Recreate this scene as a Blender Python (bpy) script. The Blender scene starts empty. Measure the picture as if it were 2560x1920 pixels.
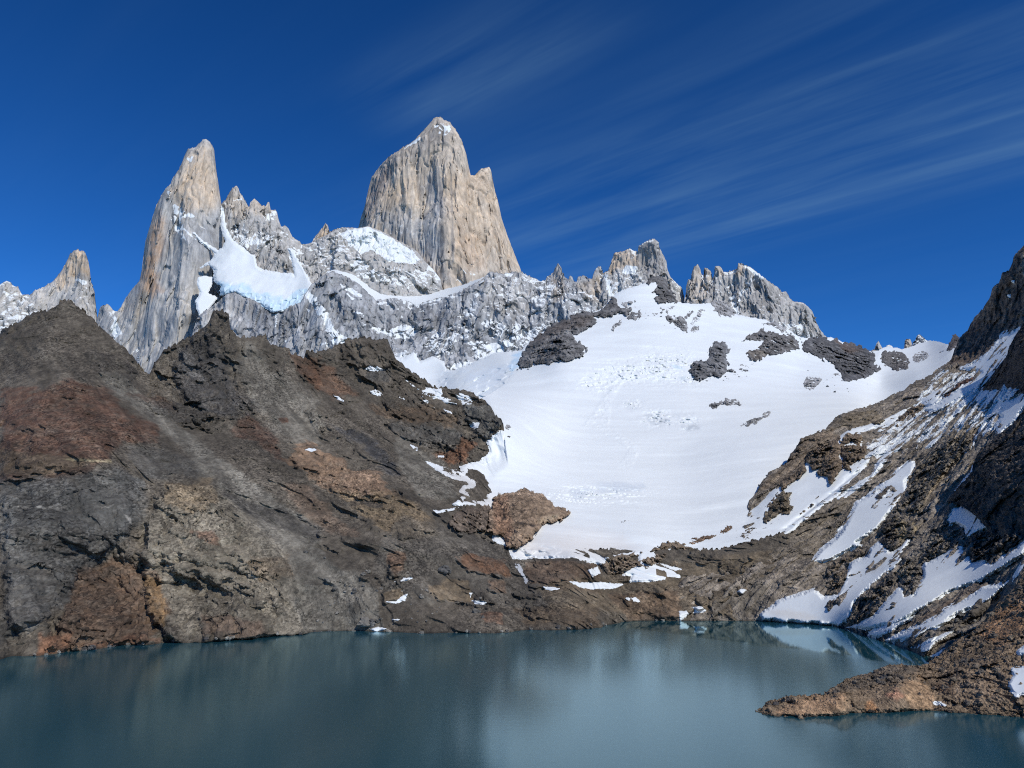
import bpy, bmesh, math, random
import numpy as np
from mathutils import Vector

random.seed(7)
SC = bpy.context.scene
C = SC.collection

# ------------------------------------------------------------------ camera, sky, sun, exposure
FPX, PITCH, EYE = 2050.0, math.radians(12.1), 45.0      # focal length in photo pixels, upward tilt, eye above the lake
cam_d = bpy.data.cameras.new('camera')
cam = bpy.data.objects.new('camera', cam_d)
C.objects.link(cam)
cam.location = (0, 0, EYE)
cam.rotation_euler = (math.radians(90) + PITCH, 0, 0)
cam_d.sensor_width = 36.0
cam_d.lens = 36.0 * FPX / 2560.0
cam_d.clip_start, cam_d.clip_end = 1.0, 60000.0
SC.camera = cam

SUN_EL, SUN_AZ = math.radians(43), math.radians(144)    # azimuth clockwise from the view direction (+Y)
world = bpy.data.worlds.new('World')
SC.world = world
world.use_nodes = True
def build_sky():
    nt = world.node_tree
    N, L = nt.nodes, nt.links
    bg = N['Background']
    sky = N.new('ShaderNodeTexSky')
    sky.sky_type = 'NISHITA'
    sky.sun_disc = False
    sky.sun_elevation = SUN_EL
    sky.sun_rotation = SUN_AZ
    sky.altitude = 2200
    sky.air_density, sky.dust_density, sky.ozone_density = 0.9, 0.1, 2.0
    # the polarised deep blue of thin mountain air
    gam = N.new('ShaderNodeGamma'); gam.inputs['Gamma'].default_value = 1.42
    hs = N.new('ShaderNodeHueSaturation'); hs.inputs['Saturation'].default_value = 1.06; hs.inputs['Value'].default_value = 1.0
    pol = N.new('ShaderNodeMix'); pol.data_type = 'RGBA'; pol.blend_type = 'MULTIPLY'; pol.inputs['Factor'].default_value = 1.0
    pol.inputs['B'].default_value = SKY_TONE
    L.new(sky.outputs[0], gam.inputs['Color']); L.new(gam.outputs[0], pol.inputs['A']); L.new(pol.outputs['Result'], hs.inputs['Color'])
    # high cirrus on a plane far overhead: direction / height
    tc = N.new('ShaderNodeTexCoord')
    sep = N.new('ShaderNodeSeparateXYZ'); L.new(tc.outputs['Generated'], sep.inputs[0])
    mx = N.new('ShaderNodeMath'); mx.operation = 'MAXIMUM'; mx.inputs[1].default_value = 0.05; L.new(sep.outputs['Z'], mx.inputs[0])
    def div(a):
        d = N.new('ShaderNodeMath'); d.operation = 'DIVIDE'; L.new(a, d.inputs[0]); L.new(mx.outputs[0], d.inputs[1]); return d.outputs[0]
    u, v = div(sep.outputs['X']), div(sep.outputs['Y'])
    comb = N.new('ShaderNodeCombineXYZ'); L.new(u, comb.inputs[0]); L.new(v, comb.inputs[1])
    rot = N.new('ShaderNodeMapping'); rot.inputs['Rotation'].default_value = (0, 0, CIRRUS_ROT); L.new(comb.outputs[0], rot.inputs[0])
    sp2 = N.new('ShaderNodeSeparateXYZ'); L.new(rot.outputs[0], sp2.inputs[0])
    def layer(rot_, sx, sy, detail, dist, lo, hi, off):
        mp = N.new('ShaderNodeMapping'); mp.vector_type = 'POINT'
        mp.inputs['Scale'].default_value = (sx, sy, 1); mp.inputs['Location'].default_value = off
        L.new(rot.outputs[0], mp.inputs[0])
        n = N.new('ShaderNodeTexNoise'); n.inputs['Scale'].default_value = 1.0; n.inputs['Detail'].default_value = detail
        n.inputs['Roughness'].default_value = 0.6; n.inputs['Distortion'].default_value = dist
        L.new(mp.outputs[0], n.inputs['Vector'])
        r = N.new('ShaderNodeMapRange'); r.interpolation_type = 'SMOOTHSTEP'
        r.inputs['From Min'].default_value = lo; r.inputs['From Max'].default_value = hi
        L.new(n.outputs['Fac'], r.inputs['Value'])
        return r.outputs[0]
    def mul(a, b):
        m = N.new('ShaderNodeMath'); m.operation = 'MULTIPLY'
        if isinstance(b, float): m.inputs[1].default_value = b
        else: L.new(b, m.inputs[1])
        L.new(a, m.inputs[0]); return m.outputs[0]
    streak = layer(CIRRUS_ROT, 0.9, 8.0, 8.0, 0.45, 0.34, 0.80, (1.3, 0.4, 0))
    veil = layer(CIRRUS_ROT, 0.5, 2.6, 4.0, 0.3, 0.35, 0.75, (2.3, 5.4, 0))
    def mr(v, a, b, c=0.0, d=1.0):
        r = N.new('ShaderNodeMapRange'); r.interpolation_type = 'SMOOTHSTEP'
        for k, q in zip(('From Min', 'From Max', 'To Min', 'To Max'), (a, b, c, d)): r.inputs[k].default_value = q
        L.new(v, r.inputs['Value']); return r.outputs[0]
    def add(a, b):
        m = N.new('ShaderNodeMath'); m.operation = 'ADD'; m.use_clamp = False; L.new(a, m.inputs[0])
        if isinstance(b, float): m.inputs[1].default_value = b
        else: L.new(b, m.inputs[1])
        return m.outputs[0]
    ax, ac = sp2.outputs['X'], sp2.outputs['Y']
    band1 = mul(mul(mr(ac, 1.15, 1.95), mr(ac, 2.1, 2.55, 1.0, 0.0)), mr(ax, -2.4, -1.1))
    band2 = mul(mul(mul(mr(ac, 0.86, 1.08), mr(ac, 1.12, 1.32, 1.0, 0.0)), mul(mr(ax, -1.5, -1.15), mr(ax, -1.1, -0.6, 1.0, 0.0))), 0.85)
    bank = add(add(band1, band2), 0.05)
    dens = mul(bank, add(mul(streak, 0.5), mul(veil, 0.75)))
    fac = mul(dens, CIRRUS)
    mix = N.new('ShaderNodeMix'); mix.data_type = 'RGBA'
    mix.inputs['B'].default_value = (4.0, 7.2, 9.6, 1)
    L.new(fac, mix.inputs['Factor']); L.new(hs.outputs[0], mix.inputs['A'])
    L.new(mix.outputs['Result'], bg.inputs['Color'])
    bg.inputs['Strength'].default_value = 0.060
SKY_TONE = (0.56, 0.88, 1.17, 1)
CIRRUS_ROT, CIRRUS = math.radians(41.3), 0.27
build_sky()

sun_d = bpy.data.lights.new('sun', 'SUN')
sun_d.energy = 3.3
sun_d.angle = math.radians(0.53)
sun_d.color = (1.0, 0.955, 0.89)
sun = bpy.data.objects.new('sun', sun_d)
C.objects.link(sun)
sdir = Vector((math.sin(SUN_AZ) * math.cos(SUN_EL), math.cos(SUN_AZ) * math.cos(SUN_EL), math.sin(SUN_EL)))
sun.rotation_euler = sdir.to_track_quat('Z', 'Y').to_euler()
sun.location = (300, -300, 2500)

SC.view_settings.view_transform = 'Standard'
SC.view_settings.look = 'None'
SC.view_settings.exposure = 0.0
SC.view_settings.gamma = 1.0
SC.cycles.max_bounces = 6
SC.cycles.diffuse_bounces = 3
SC.cycles.glossy_bounces = 3
SC.cycles.use_denoising = False
SC.cycles.filter_width = 1.1

# ------------------------------------------------------------------ measuring: a bearing in the photo -> a point in the valley
CP, SP = math.cos(PITCH), math.sin(PITCH)
def bearing(x, y):
    a = (np.asarray(x, float) - 1280.0) / FPX
    b = (960.0 - np.asarray(y, float)) / FPX
    fy = CP - b * SP
    return a / fy, (SP + b * CP) / fy                   # X and Z per metre of northing
def at(x, y, Y):
    X, Z = bearing(x, y)
    return np.stack([X * Y, np.broadcast_to(Y, np.shape(X * Y)) * 1.0, EYE + Z * Y], -1)
def shoreY(x, y):
    return -EYE / bearing(x, y)[1]

ZOOM = {'R1': (0, 280, 2.4395), 'R2': (700, 250, 2.2114), 'R3': (1200, 560, 1.6265), 'R4': (1100, 900, 2.514), 'R5': (1800, 600, 2.2118),
        'R6': (1760, 1280, 2.5925), 'Q1': (0, 720, 2.765), 'Q2': (0, 1200, 2.765), 'Q3': (700, 900, 3.6867), 'Q4': (700, 1250, 2.765),
        'Z1': (2080, 560, 4.6083), 'Z2': (2080, 920, 4.6083), 'Z3': (1800, 1040, 4.6083), 'Z4': (2080, 1280, 4.6083), 'Z5': (1480, 600, 4.6083),
        'Z6': (1240, 640, 4.6083), 'P': (0, 0, 1.0)}
def tr(text):
    """survey notes -> photo bearings: 'R1 10,20 30,40 R2 ...'"""
    ox, oy, s = ZOOM['P']
    out = []
    for t in text.split():
        if t in ZOOM: ox, oy, s = ZOOM[t]
        else:
            a, b = t.split(','); out.append((ox + float(a) / s, oy + float(b) / s))
    return np.array(out)

# ------------------------------------------------------------------ noise
rng = np.random.default_rng(11)
PERM = np.concatenate([rng.permutation(256)] * 3).astype(np.int32)
GRAD = rng.normal(size=(256, 3)).astype(np.float32)
GRAD /= np.linalg.norm(GRAD, axis=1, keepdims=True)
RND = rng.random((256, 4)).astype(np.float32)
def perlin(p):
    p = np.asarray(p, np.float32)
    i = np.floor(p).astype(np.int32); f = p - i
    i &= 255
    u = f * f * f * (f * (f * 6 - 15) + 10)
    out = 0
    for dx in (0, 1):
        hx = PERM[i[..., 0] + dx]; wx = u[..., 0] if dx else 1 - u[..., 0]
        for dy in (0, 1):
            hy = PERM[(hx + i[..., 1] + dy) & 511]; wy = u[..., 1] if dy else 1 - u[..., 1]
            for dz in (0, 1):
                g = GRAD[PERM[(hy + i[..., 2] + dz) & 511]]; wz = u[..., 2] if dz else 1 - u[..., 2]
                out = out + wx * wy * wz * (g[..., 0] * (f[..., 0] - dx) + g[..., 1] * (f[..., 1] - dy) + g[..., 2] * (f[..., 2] - dz))
    return out * 1.5
def fbm(p, octv=4, gain=0.5):
    p = np.asarray(p, np.float32); s = 0; a = 1.0; t = 0
    for k in range(octv):
        s = s + a * perlin(p * (2.03 ** k) + 17.3 * k); t += a; a *= gain
    return s / t * 1.4
def ridged(p, octv=4, gain=0.5):
    p = np.asarray(p, np.float32); s = 0; a = 1.0; t = 0
    for k in range(octv):
        s = s + a * (1 - np.abs(perlin(p * (2.07 ** k) + 9.1 * k)) * 2.2); t += a; a *= gain
    return s / t
FACET_BLEND = 0.09
def facets(p, tilt=1.0):
    """broken rock: every jittered cell is its own tilted plane; result about -1..1"""
    p = np.asarray(p, np.float32); sh = p.shape[:-1]; p = p.reshape(-1, 3)
    out = np.empty(len(p), np.float32)
    for a in range(0, len(p), 400000):
        q = p[a:a + 400000]
        i = np.floor(q).astype(np.int32)
        best = np.full(len(q), 1e9, np.float32); val = np.zeros(len(q), np.float32); nxt = best.copy(); val2 = val.copy()
        for dx in (-1, 0, 1):
            for dy in (-1, 0, 1):
                for dz in (-1, 0, 1):
                    c = i + (dx, dy, dz)
                    h = PERM[(PERM[(PERM[c[:, 0] & 255] + c[:, 1]) & 255] + c[:, 2]) & 255]
                    r = RND[h]
                    d = q - (c + r[:, :3])
                    d2 = (d * d).sum(1)
                    g = GRAD[(h + 91) & 255]
                    v = (r[:, 3] - 0.5) * 1.2 + tilt * (d * g).sum(1)
                    m = d2 < best; m2 = (~m) & (d2 < nxt)
                    nxt = np.where(m, best, np.where(m2, d2, nxt)); val2 = np.where(m, val, np.where(m2, v, val2))
                    best = np.where(m, d2, best); val = np.where(m, v, val)
        w = np.clip((np.sqrt(nxt) - np.sqrt(best)) / FACET_BLEND, 0, 1) * 0.5 + 0.5
        out[a:a + 400000] = val * w + val2 * (1 - w)
    return out.reshape(sh)
def sstep(e0, e1, x):
    t = np.clip((x - e0) / (e1 - e0 + 1e-9), 0, 1); return t * t * (3 - 2 * t)

# ------------------------------------------------------------------ outlines
def seg_dist(x, y, poly, closed):
    """distance in photo pixels to a line; with closed=True positive inside"""
    sh = np.shape(x); x = np.ravel(x).astype(np.float32); y = np.ravel(y).astype(np.float32)
    a = np.asarray(poly, np.float32); b = np.roll(a, -1, 0)
    if not closed: a, b = a[:-1], b[:-1]
    best = np.full(len(x), 1e12, np.float32); ins = np.zeros(len(x), bool)
    for (ax, ay), (bx, by) in zip(a, b):
        ex, ey = bx - ax, by - ay
        t = np.clip(((x - ax) * ex + (y - ay) * ey) / (ex * ex + ey * ey + 1e-6), 0, 1)
        dx, dy = x - ax - t * ex, y - ay - t * ey
        best = np.minimum(best, dx * dx + dy * dy)
        if closed:
            c = (ay > y) != (by > y)
            ins ^= c & (x < (bx - ax) * (y - ay) / (by - ay + 1e-9) + ax)
    d = np.sqrt(best)
    if closed: d = np.where(ins, d, -d)
    return d.reshape(sh)

class Spline2:
    """thin plate spline of ln(distance) over bearings"""
    def __init__(s, pts, smooth=1e-4):
        p = np.array(pts, float); s.c = p[:, :2] / 1000.0; v = np.log(p[:, 2]); n = len(p)
        K = s.k(s.c) + np.eye(n) * smooth
        A = np.zeros((n + 3, n + 3)); A[:n, :n] = K
        A[:n, n] = 1; A[:n, n + 1:] = s.c; A[n, :n] = 1; A[n + 1:, :n] = s.c.T
        s.w = np.linalg.solve(A, np.concatenate([v, [0, 0, 0]]))
    def k(s, q):
        d2 = ((q[:, None, :] - s.c[None]) ** 2).sum(-1)
        return 0.5 * d2 * np.log(d2 + 1e-12)
    def __call__(s, x, y):
        q = np.stack([np.ravel(x), np.ravel(y)], 1) / 1000.0
        out = np.empty(len(q)); n = len(s.c)
        for a in range(0, len(q), 200000):
            b = q[a:a + 200000]
            out[a:a + 200000] = s.k(b) @ s.w[:n] + s.w[n] + b @ s.w[n + 1:]
        return np.exp(out).reshape(np.shape(x))

# ------------------------------------------------------------------ materials
def new_mat(name):
    m = bpy.data.materials.new(name); m.use_nodes = True
    return m, m.node_tree.nodes, m.node_tree.links, m.node_tree.nodes['Principled BSDF']
SNOW = (0.785, 0.82, 0.805, 1)
def rock_material(name, unit, rough=0.85, bump=0.5, speck=0.35, vert=1.0, snow_var=0.35, deep=1.0, stones=0.0, stone_size=1.0):
    """rock whose mineral colour comes from the 'tint' attribute, with grain, cracks and snow lying where 'snow' says"""
    m, N, L, B = new_mat(name)
    at_ = N.new('ShaderNodeAttribute'); at_.attribute_name = 'tint'
    sn = N.new('ShaderNodeAttribute'); sn.attribute_name = 'snow'
    tc = N.new('ShaderNodeTexCoord')
    mp = N.new('ShaderNodeMapping'); mp.inputs['Scale'].default_value = (1 / unit, deep / unit, vert / unit)
    L.new(tc.outputs['Object'], mp.inputs[0])
    n1 = N.new('ShaderNodeTexNoise'); n1.inputs['Scale'].default_value = 0.5; n1.inputs['Detail'].default_value = 6; n1.inputs['Roughness'].default_value = 0.7
    L.new(mp.outputs[0], n1.inputs['Vector'])
    mr = N.new('ShaderNodeMapRange'); mr.inputs['From Min'].default_value = 0.36; mr.inputs['From Max'].default_value = 0.64
    mr.inputs['To Min'].default_value = 1 - speck; mr.inputs['To Max'].default_value = 1 + speck
    L.new(n1.outputs['Fac'], mr.inputs['Value'])
    height = n1.outputs['Fac']; shade = mr.outputs[0]
    if stones:
        vo = N.new('ShaderNodeTexVoronoi'); vo.inputs['Scale'].default_value = unit / stone_size
        L.new(mp.outputs[0], vo.inputs['Vector'])
        sc_ = N.new('ShaderNodeSeparateColor'); L.new(vo.outputs['Color'], sc_.inputs[0])
        sm = N.new('ShaderNodeMapRange'); sm.inputs['To Min'].default_value = 1 - stones; sm.inputs['To Max'].default_value = 1 + stones
        L.new(sc_.outputs[0], sm.inputs['Value'])
        fan = N.new('ShaderNodeTexNoise'); fan.inputs['Scale'].default_value = 0.07; fan.inputs['Detail'].default_value = 4; L.new(mp.outputs[0], fan.inputs['Vector'])
        fr = N.new('ShaderNodeMapRange'); fr.inputs['From Min'].default_value = 0.42; fr.inputs['From Max'].default_value = 0.58; fr.inputs['To Min'].default_value = 0.25; L.new(fan.outputs['Fac'], fr.inputs['Value'])
        one = N.new('ShaderNodeMix'); one.inputs['A'].default_value = 1.0; L.new(fr.outputs[0], one.inputs['Factor']); L.new(sm.outputs[0], one.inputs['B'])
        mm = N.new('ShaderNodeMath'); mm.operation = 'MULTIPLY'; L.new(mr.outputs[0], mm.inputs[0]); L.new(one.outputs['Result'], mm.inputs[1]); shade = mm.outputs[0]
        hh = N.new('ShaderNodeMath'); hh.operation = 'MULTIPLY_ADD'; hh.inputs[1].default_value = -0.6; L.new(vo.outputs['Distance'], hh.inputs[0]); L.new(n1.outputs['Fac'], hh.inputs[2]); height = hh.outputs[0]
    mul = N.new('ShaderNodeMix'); mul.data_type = 'RGBA'; mul.blend_type = 'MULTIPLY'; mul.inputs['Factor'].default_value = 1.0
    L.new(at_.outputs['Color'], mul.inputs['A'])
    cmb = N.new('ShaderNodeCombineColor')
    for i in range(3): L.new(shade, cmb.inputs[i])
    L.new(cmb.outputs[0], mul.inputs['B'])
    # crisp ragged snow edge
    n2 = N.new('ShaderNodeTexNoise'); n2.inputs['Scale'].default_value = 0.8; n2.inputs['Detail'].default_value = 5
    L.new(mp.outputs[0], n2.inputs['Vector'])
    ad = N.new('ShaderNodeMath'); ad.operation = 'MULTIPLY_ADD'; ad.inputs[1].default_value = snow_var
    sub = N.new('ShaderNodeMath'); sub.operation = 'SUBTRACT'; sub.inputs[1].default_value = 0.5
    L.new(n2.outputs['Fac'], sub.inputs[0]); L.new(sub.outputs[0], ad.inputs[0]); L.new(sn.outputs['Fac'], ad.inputs[2])
    sr = N.new('ShaderNodeMapRange'); sr.inputs['From Min'].default_value = 0.42; sr.inputs['From Max'].default_value = 0.58
    L.new(ad.outputs[0], sr.inputs['Value'])
    mx = N.new('ShaderNodeMix'); mx.data_type = 'RGBA'; mx.inputs['B'].default_value = SNOW
    L.new(sr.outputs[0], mx.inputs['Factor']); L.new(mul.outputs['Result'], mx.inputs['A'])
    L.new(mx.outputs['Result'], B.inputs['Base Color'])
    B.inputs['Roughness'].default_value = rough
    B.inputs['Specular IOR Level'].default_value = 0.25
    bp = N.new('ShaderNodeBump'); bp.inputs['Strength'].default_value = bump; bp.inputs['Distance'].default_value = unit * 0.6
    L.new(height, bp.inputs['Height']); L.new(bp.outputs[0], B.inputs['Normal'])
    return m
def snow_material(name, unit, bump=0.15):
    m, N, L, B = new_mat(name)
    at_ = N.new('ShaderNodeAttribute'); at_.attribute_name = 'tint'
    tc = N.new('ShaderNodeTexCoord')
    n1 = N.new('ShaderNodeTexNoise'); n1.inputs['Scale'].default_value = 1 / unit; n1.inputs['Detail'].default_value = 5
    L.new(tc.outputs['Object'], n1.inputs['Vector'])
    L.new(at_.outputs['Color'], B.inputs['Base Color'])
    B.inputs['Roughness'].default_value = 0.6
    B.inputs['Specular IOR Level'].default_value = 0.3
    bp = N.new('ShaderNodeBump'); bp.inputs['Strength'].default_value = bump; bp.inputs['Distance'].default_value = unit * 0.3
    L.new(n1.outputs['Fac'], bp.inputs['Height']); L.new(bp.outputs[0], B.inputs['Normal'])
    return m

# ------------------------------------------------------------------ object helpers
def tag(o, label=None, cat=None, group=None, kind=None):
    if label: o['label'] = label
    if cat: o['category'] = cat
    if group: o['group'] = group
    if kind: o['kind'] = kind
    return o
def link_mesh(name, verts, faces, mat, parent=None, attrs=None, smooth=True):
    me = bpy.data.meshes.new(name)
    verts = np.asarray(verts, np.float32); faces = np.asarray(faces, np.int32)
    me.vertices.add(len(verts)); me.vertices.foreach_set('co', verts.ravel())
    k = faces.shape[1]
    me.loops.add(faces.size); me.loops.foreach_set('vertex_index', faces.ravel())
    me.polygons.add(len(faces))
    me.polygons.foreach_set('loop_start', np.arange(0, faces.size, k, dtype=np.int32))
    me.polygons.foreach_set('loop_total', np.full(len(faces), k, np.int32))
    me.polygons.foreach_set('use_smooth', np.full(len(faces), smooth, bool))
    me.update(calc_edges=True)
    for an, av in (attrs or {}).items():
        if av.ndim == 2:
            t = me.attributes.new(an, 'FLOAT_COLOR', 'POINT')
            t.data.foreach_set('color', np.concatenate([av, np.ones((len(av), 1))], 1).astype(np.float32).ravel())
        else:
            t = me.attributes.new(an, 'FLOAT', 'POINT'); t.data.foreach_set('value', av.astype(np.float32))
    me.materials.append(mat)
    o = bpy.data.objects.new(name, me); C.objects.link(o)
    if parent: o.parent = parent
    return o
def grid_faces(nr, nc, flip=False):
    i = np.arange(nr * nc).reshape(nr, nc)
    a, b, c, d = i[:-1, :-1], i[1:, :-1], i[1:, 1:], i[:-1, 1:]
    return np.stack([a, b, c, d], -1).reshape(-1, 4)
def grid_normals(P):
    du = np.gradient(P, axis=1); dv = np.gradient(P, axis=0)
    n = np.cross(dv, du)
    n /= np.linalg.norm(n, axis=-1, keepdims=True) + 1e-9
    return n
def drop_loose(verts, faces, attrs):
    used = np.zeros(len(verts), bool); used[faces.ravel()] = True
    idx = np.cumsum(used) - 1
    return verts[used], idx[faces], {k: v[used] for k, v in attrs.items()}

# ------------------------------------------------------------------ mountain bodies
class Zone:
    def __init__(s, outline, colour=None, soft=14, warp=14, amount=1.0, snow=None, rough=None, mott=0.6):
        s.mott = mott
        s.poly = tr(outline) if isinstance(outline, str) else outline
        s.colour, s.soft, s.warp, s.amount, s.snow, s.rough = colour, soft, warp, amount, snow, rough
    def mask(s, x, y, wob, mot=None):
        lo = s.poly.min(0) - s.soft - s.warp * 2; hi = s.poly.max(0) + s.soft + s.warp * 2
        m = np.zeros(np.shape(x))
        k = (x > lo[0]) & (x < hi[0]) & (y > lo[1]) & (y < hi[1])
        if k.any():
            d = seg_dist(x[k], y[k], s.poly, True) + wob[k] * s.warp
            m[k] = sstep(-s.soft, s.soft, d) * s.amount
            if mot is not None: m[k] *= np.clip(0.80 + s.mott * mot[k], 0, 1)
        return m

class Body:
    """a mountain or slope: skyline, foot line and distances surveyed at many bearings, carved by relief"""
    def __init__(s, top, bottom, ctrl, relief, step=2.0, rows=None, edge=0.0, edge_w=30, jag=2.0, jag_l=9.0, back=(600, 900), smooth=1e-4, seed=0, relax=False):
        s.top = tr(top) if isinstance(top, str) else np.array(top, float)
        s.bot = tr(bottom) if isinstance(bottom, str) else np.array(bottom, float)
        s.spl = Spline2(ctrl, smooth) if ctrl is not None else None
        s.relief, s.step, s.rows, s.edge, s.edge_w, s.jag, s.jag_l, s.back, s.seed, s.relax = relief, step, rows, edge, edge_w, jag, jag_l, back, seed, relax
    def topy(s, x):
        y = np.interp(x, s.top[:, 0], s.top[:, 1])
        q = np.stack([x / s.jag_l, np.full_like(x, s.seed * 3.7), np.zeros_like(x)], -1)
        return y + s.jag * (facets(q, 1.3) + 0.5 * perlin(q * 3.1))
    def dist(s, x, y):
        x = np.asarray(x, float); y = np.asarray(y, float)
        Y = s.spl(x, y)
        P = at(x, y, Y)
        if s.relief: Y = Y - s.relief(P, x, y)
        if s.edge:
            d = seg_dist(x, y, s.top, False)
            t = np.clip(1 - d / s.edge_w, 0, 1)
            Y = Y + s.edge * (1 - np.sqrt(np.clip(1 - t * t, 0, 1)))
        return Y
    soft = None
    def soft_dist(s, x, y):
        Y = s.spl(np.asarray(x, float), np.asarray(y, float))
        return Y - s.soft(at(x, y, Y))
    def build(s, name, mat, colour, zones=(), snow_ledge=None, disp=None, vary=0.2, unit=10, kind=None, label=None, cat=None, group=None, streak=None, x0=None, x1=None, wet=1.2, cast=None):
        x0 = s.top[0, 0] if x0 is None else x0; x1 = s.top[-1, 0] if x1 is None else x1
        xs = np.arange(x0, x1 + s.step, s.step)
        yt = s.topy(xs); yb = np.interp(xs, s.bot[:, 0], s.bot[:, 1]); yb = np.maximum(yb, yt + 3)
        nr = s.rows or int((yb - yt).max() / s.step) + 2
        v = np.linspace(0, 1, nr)[:, None]
        x = np.broadcast_to(xs, (nr, len(xs))); y = yt + (yb - yt) * v
        if s.relax:
            g = np.exp(-np.linspace(-2.5, 2.5, 61) ** 2 / 2); g /= g.sum()
            ysm = np.convolve(np.pad(yt, 30, mode='edge'), g, 'valid')
            tau = np.maximum(0.03, 1.6 * np.abs(yt - ysm) / (yb - ysm))
            y = ysm + (yb - ysm) * v + (yt - ysm) * np.exp(-v / tau)
        Y = s.dist(x, y)
        P = at(x, y, Y)
        n = grid_normals(P)
        if disp is not None:
            P = P + n * disp(P, x, y)[..., None] * sstep(0, 0.02, v)[..., None]
            n = grid_normals(P)
        pc = P / unit
        wob = fbm(pc * 0.35, 4, 0.6) * 1.3
        mot = fbm(pc * np.array([1.1, 0.6, 1.1]) + 3, 5, 0.7) * 1.2
        t = np.empty(P.shape); t[:] = colour
        for z in zones:
            if z.colour is not None:
                m = z.mask(x, y, wob, mot)[..., None]
                t = t * (1 - m) + np.array(z.colour) * m
        t *= (1 + vary * fbm(pc * 0.22 + 5, 4, 0.6))[..., None]
        if streak is not None: t *= streak(P)[..., None]
        if cast is not None: t *= np.array(cast)
        if kind == 'structure': t *= (1 - 0.45 * sstep(wet, wet * 0.3, P[..., 2] + 0.3 * fbm(P / 2.0, 2)))[..., None]
        am = np.zeros(x.shape); hard = np.zeros(x.shape)
        for z in zones:
            if z.snow is not None:
                m = z.mask(x, y, wob)
                if z.snow >= 1: hard = np.maximum(hard, m)
                else: am = am * (1 - m) + z.snow * m
        snow = hard
        if snow_ledge is not None:
            if callable(snow_ledge): snow = np.maximum(snow, np.clip(snow_ledge(P, n, am), 0, 1) * (am > 0.02))
        if snow_ledge is not None and not callable(snow_ledge):
            lam, vert, ref, k = snow_ledge
            q = P / lam * np.array([1, 1, vert])
            led = am * 1.9 + (n[..., 2] - ref) * k * 1.6 + 0.32 * fbm(q, 3, 0.45) + 0.22 * fbm(P / (lam * 5), 3) - 0.76
            snow = np.maximum(snow, np.clip(led, 0, 1) * (am > 0.02))
        s.P, s.xs, s.yt, s.yb = P, xs, yt, yb
        # far side: the body falls away behind its skyline
        K = 8; bd, bz = s.back
        zmin = min(P[..., 2].min(), P[0, :, 2].min() - bz)
        rows = []
        for k in range(K, 0, -1):
            f = k / K
            R = P[0].copy(); R[:, 1] += bd * f; R[:, 0] *= 1 + 0.0 * f
            R[:, 2] = P[0, :, 2] - (P[0, :, 2] - np.minimum(P[-1, :, 2], P[0, :, 2] - bz)) * f ** 0.8
            R += (fbm(R / (bd * 0.3) + 3, 2)[:, None] * bd * 0.04 * f)
            rows.append(R)
        G = np.concatenate([np.stack(rows), P], 0)
        T = np.concatenate([np.repeat(t[:1], K, 0), t], 0); S = np.concatenate([np.repeat(snow[:1] * 0, K, 0), snow], 0)
        s.obj = link_mesh(name, G.reshape(-1, 3), grid_faces(G.shape[0], G.shape[1]), mat,
                          attrs={'tint': np.clip(T.reshape(-1, 3), 0.003, 0.9), 'snow': S.ravel()})
        tag(s.obj, label, cat, group, kind)
        return s.obj

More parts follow.
